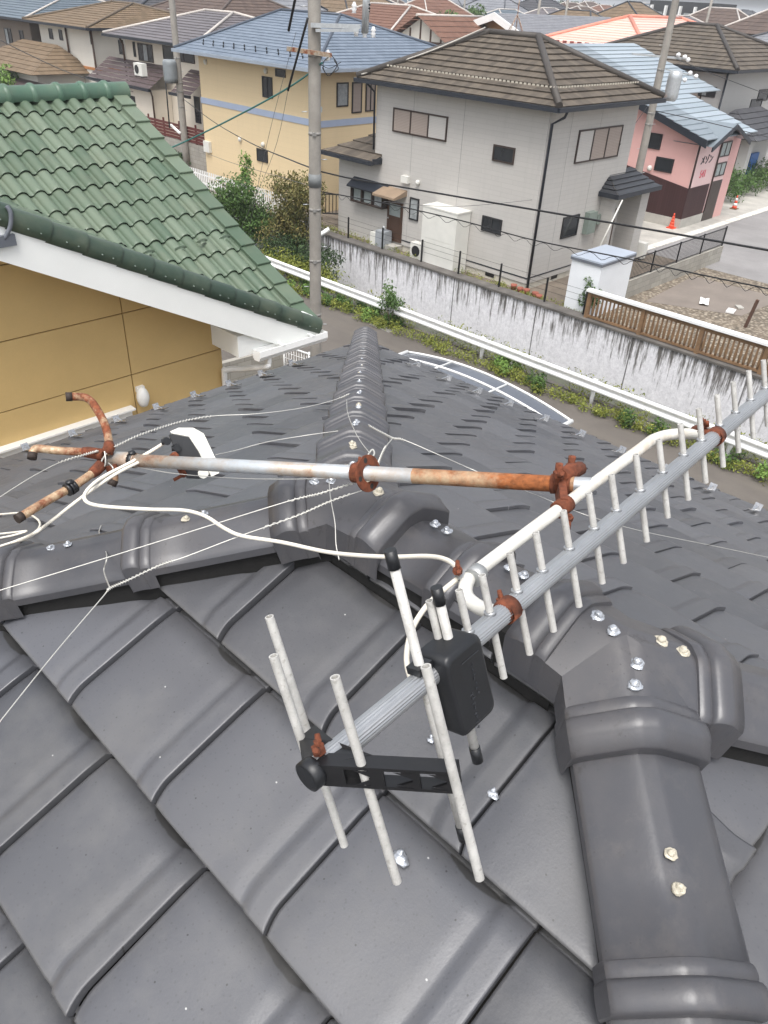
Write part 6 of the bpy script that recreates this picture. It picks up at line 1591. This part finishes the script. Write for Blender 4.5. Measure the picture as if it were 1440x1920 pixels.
mb = MB(); k_ = ML(337, 868); mb.tube(cat_curve([D(318, 862, 1.655), D(328, 852, 1.64), D(334, 866, 1.635), D(338, 880, 1.64), D(346, 892, 1.65)], 6), .006, 8); mb.rod(D(308, 864, 1.655), D(330, 856, 1.645), .0035, 6); mb.rod(D(326, 900, 1.655), D(346, 889, 1.65), .004, 6); mb.blob(D(343, 888, 1.64), (.008, .008, .008), 8, .2)
mb.build('bracket', M_RUST, bo)
# --- coaxial cables
def cable(pts, r, m, label, name, catg, n=8):
    mb = MB(); mb.tube(cat_curve(pts, n), r, 8); return tag(mb.build(name, m), label, catg)
RH = lambda x, y, o=.03: roof_hit(x, y, o)
cable([D(312, 828, 1.655), D(285, 845, 1.66), D(262, 858, 1.665), D(232, 874, 1.66), D(195, 893, 1.64), D(170, 912, 1.62), D(158, 930, 1.60), D(166, 943, 1.585), D(200, 950, 1.57), D(280, 955, 1.55), D(345, 957, 1.53), D(385, 968, 1.50), D(420, 990, 1.46), D(455, 1005, 1.43), D(530, 1017, 1.39), D(620, 1036, 1.32), D(720, 1044, 1.22), D(800, 1043, 1.14), D(838, 1050, 1.09), D(860, 1068, 1.05)], .0037, M_COAX, 'thick cream coaxial cable running from the booster over the ridge to the clamp', 'coaxial_cable', 'cable')
cable([D(857, 1086, 1.05), D(830, 1108, 1.02), D(800, 1136, .99), D(775, 1175, .97), D(764, 1215, .95), D(764, 1250, .935), D(775, 1284, .92)], .0037, M_COAX, 'cream coaxial cable curving down into the black junction box', 'coaxial_cable', 'cable')
mb = MB(); mb.rod(D(771, 1284, .92), D(784, 1274, .915), .0055, 8); mb.build('cable_plug', M_CLAMPG, ant)
cable([D(262, 866, 1.66), D(215, 890, 1.64), D(150, 935, 1.64), D(95, 978, 1.66), D(58, 1004, 1.66), RH(20, 1022)], .0034, M_COAX, 'cream coaxial cable beside the lower rusty leg, running off to the left', 'coaxial_cable', 'cable')
cable([RH(-30, 968), RH(5, 964), RH(45, 962), RH(68, 972), RH(75, 985), RH(62, 1000), RH(25, 1016), RH(-20, 1030)], .0034, M_COAX, 'loop of cream cable lying on the tiles at the left edge', 'coaxial_cable', 'cable')
cable([RH(-20, 1003), RH(20, 999), RH(50, 996), RH(20, 1005), RH(-20, 1012)], .0034, M_COAX, 'short doubled end of cream cable inside the loop at the left edge', 'coaxial_cable', 'cable')
# --- guy wires
M_GUY = mat('steel_guy_wire', (.55, .54, .50), .4, .5, .1, 40)
def guy(pts, label, r=.0011, twist=()):
    cc = cat_curve(pts, 8); mb = MB(); mb.tube(cc, r, 6)
    for a, b in twist:
        i0, i1 = int(a*(len(cc)-1)), int(b*(len(cc)-1)); sub = []
        for i in range(i0, i1):
            for s in range(6):
                p = cc[i].lerp(cc[i+1], s/6); k = (i-i0)*6+s; sub.append(p+V3((0, .0022*sin(k*1.1), .0022*cos(k*1.1))))
        if len(sub) > 2: mb.tube(sub, r, 5)
    return tag(mb.build('guy_wire', M_GUY), label, 'wire')
g = gd
guy([D(-30, 1116, 1.55), D(170, 1055, 1.50), D(350, 999, 1.46), D(540, 940, 1.43), D(600, 925, 1.425), D(672, 902, 1.425)], 'taut steel wire from the left edge to the rusty ring, upper one', twist=((.62, .99),))
guy([D(684, 918, 1.42), D(620, 940, 1.43), D(555, 968, 1.43), D(450, 1005, 1.445), D(350, 1043, 1.45), D(300, 1060, 1.455), D(240, 1088, 1.47), D(205, 1104, 1.48), D(192, 1120, 1.48), D(100, 1228, 1.42), D(0, 1353, 1.36), D(-40, 1403, 1.34)], 'steel wire from the ring down across the left hip to the tiles', twist=((.05, .24), (.42, .70)))
guy([RH(190, 985, .03), RH(186, 1000, .03), RH(200, 1040, .13), RH(195, 1070, .13), D(206, 1102, 1.48)], 'short kinked steel wire climbing over the left hip', .0014)
guy([D(214, 838, 1.69), D(255, 818, 1.72), D(300, 802, 1.78), D(345, 789, 1.84), D(400, 780, 1.86), D(480, 776, 1.86), D(560, 766, 1.9), D(620, 752, 1.95), D(656, 738, 1.98)], 'slack steel wire from the stand to the far hip, longer one', twist=((.02, .5), (.93, .99)))
guy([D(404, 853, 1.70), D(440, 845, 1.75), D(500, 829, 1.78), D(570, 817, 1.8), D(634, 808, 1.78)], 'loose end of steel wire behind the booster')
guy([D(-20, 945, 1.85), D(50, 900, 1.80), D(110, 868, 1.75), D(160, 852, 1.70), D(185, 845, 1.69)], 'steel wire from the left edge to the rusty stand hub', twist=((.5, .98),))
guy([D(692, 798, 1.72), D(718, 812, 1.70), D(738, 822, 1.68), D(760, 826, 1.68), D(830, 856, 1.66), D(920, 895, 1.62), RH(1010, 930, .05), RH(1100, 966, .05), RH(1200, 995, .05), RH(1330, 1022, .05), RH(1450, 1047, .05)], 'steel wire running right over the tiles behind the aerial', twist=((.0, .3),))
guy([D(736, 822, 1.68), D(722, 840, 1.60), D(712, 862, 1.50), D(708, 872, 1.44)], 'short twisted wire from the ring up to the right hand guy', .0013, ((.3, .98),))
guy([D(650, 750, 1.9), D(652, 775, 1.78), D(665, 808, 1.62), D(678, 830, 1.54), D(692, 848, 1.47)], 'thin dark wire along the far hip tiles to the ring', .0009)
guy([D(690, 853, 1.44), D(698, 843, 1.45), D(702, 850, 1.44), D(697, 862, 1.43), D(702, 872, 1.425)], 'bent wire hook standing on the rusty ring', .0018)
guy([D(617, 903, 1.50), D(620, 935, 1.47), D(628, 980, 1.44), D(630, 1020, 1.42), D(636, 1050, 1.41)], 'thin wire hanging from a ridge screw over the junction tile')
guy([D(203, 868, 1.69), D(212, 878, 1.68), D(207, 890, 1.69), D(204, 905, 1.70), D(210, 912, 1.70)], 'bent steel wire tied around the hub of the stand', .0016)
guy([D(196, 846, 1.68), D(198, 862, 1.675), D(196, 874, 1.68), D(190, 866, 1.685), D(200, 850, 1.68)], 'wire binding wrapped around the stand socket', .0016)
guy([D(250, 874, 1.68), D(330, 888, 1.62), D(450, 897, 1.58), D(580, 898, 1.52), D(675, 893, 1.44)], 'thin dark wire running just below the mast', .0009, ((.0, .06),))
# ================================================================== light, camera
w = bpy.data.worlds.new('World'); SC.world = w; w.use_nodes = True
nt = w.node_tree; bg = nt.nodes['Background']
SUN_EL, SUN_AZ = radians(66), radians(212)     # azimuth measured in world x-y, counter-clockwise from +x
sky = nt.nodes.new('ShaderNodeTexSky'); sky.sky_type = 'NISHITA'; sky.sun_disc = False
sky.sun_elevation = SUN_EL; sky.sun_rotation = pi/2-SUN_AZ
sky.air_density = 1.0; sky.dust_density = 4.0; sky.ozone_density = 1.0
hs = nt.nodes.new('ShaderNodeHueSaturation'); hs.inputs['Saturation'].default_value = .32
nt.links.new(sky.outputs[0], hs.inputs['Color']); nt.links.new(hs.outputs[0], bg.inputs['Color'])
bg.inputs['Strength'].default_value = .15
sun = bpy.data.lights.new('sun', 'SUN'); sun.energy = 1.2; sun.angle = radians(30); sun.color = (1, .985, .96)
so = bpy.data.objects.new('sun', sun); COL.objects.link(so)
sd = V3((cos(SUN_EL)*cos(SUN_AZ), cos(SUN_EL)*sin(SUN_AZ), sin(SUN_EL)))
so.rotation_euler = sd.to_track_quat('Z', 'Y').to_euler()
hz = MB(); hz.box2((-3100, -3100, -2.4), (5100, 5100, 16))
vm = bpy.data.materials.new('haze_air'); vm.use_nodes = True; vt = vm.node_tree
for nn_ in list(vt.nodes):
    if nn_.type == 'BSDF_PRINCIPLED': vt.nodes.remove(nn_)
pv_ = vt.nodes.new('ShaderNodeVolumePrincipled'); pv_.inputs['Color'].default_value = (.93, .95, .97, 1); pv_.inputs['Density'].default_value = .0008; pv_.inputs['Anisotropy'].default_value = .3
vt.links.new(pv_.outputs[0], [n_ for n_ in vt.nodes if n_.type == 'OUTPUT_MATERIAL'][0].inputs['Volume'])
ho = hz.build('haze', vm, None, 'stuff'); tag(ho, 'thin pale air haze over the whole town', 'haze')
cam = bpy.data.cameras.new('camera'); co = bpy.data.objects.new('camera', cam); COL.objects.link(co)
cam.sensor_fit = 'VERTICAL'; cam.sensor_height = 36; cam.sensor_width = 27; cam.lens = CF/1920*36
cam.clip_start = .05; cam.clip_end = 20000
m = Matrix((RT, -DN, -FW)).transposed().to_4x4(); m.translation = CAM
co.matrix_world = m; SC.camera = co
vs = SC.view_settings; vs.view_transform = 'Standard'; vs.look = 'None'; vs.gamma = 1; vs.use_curve_mapping = False
vs.exposure = .92
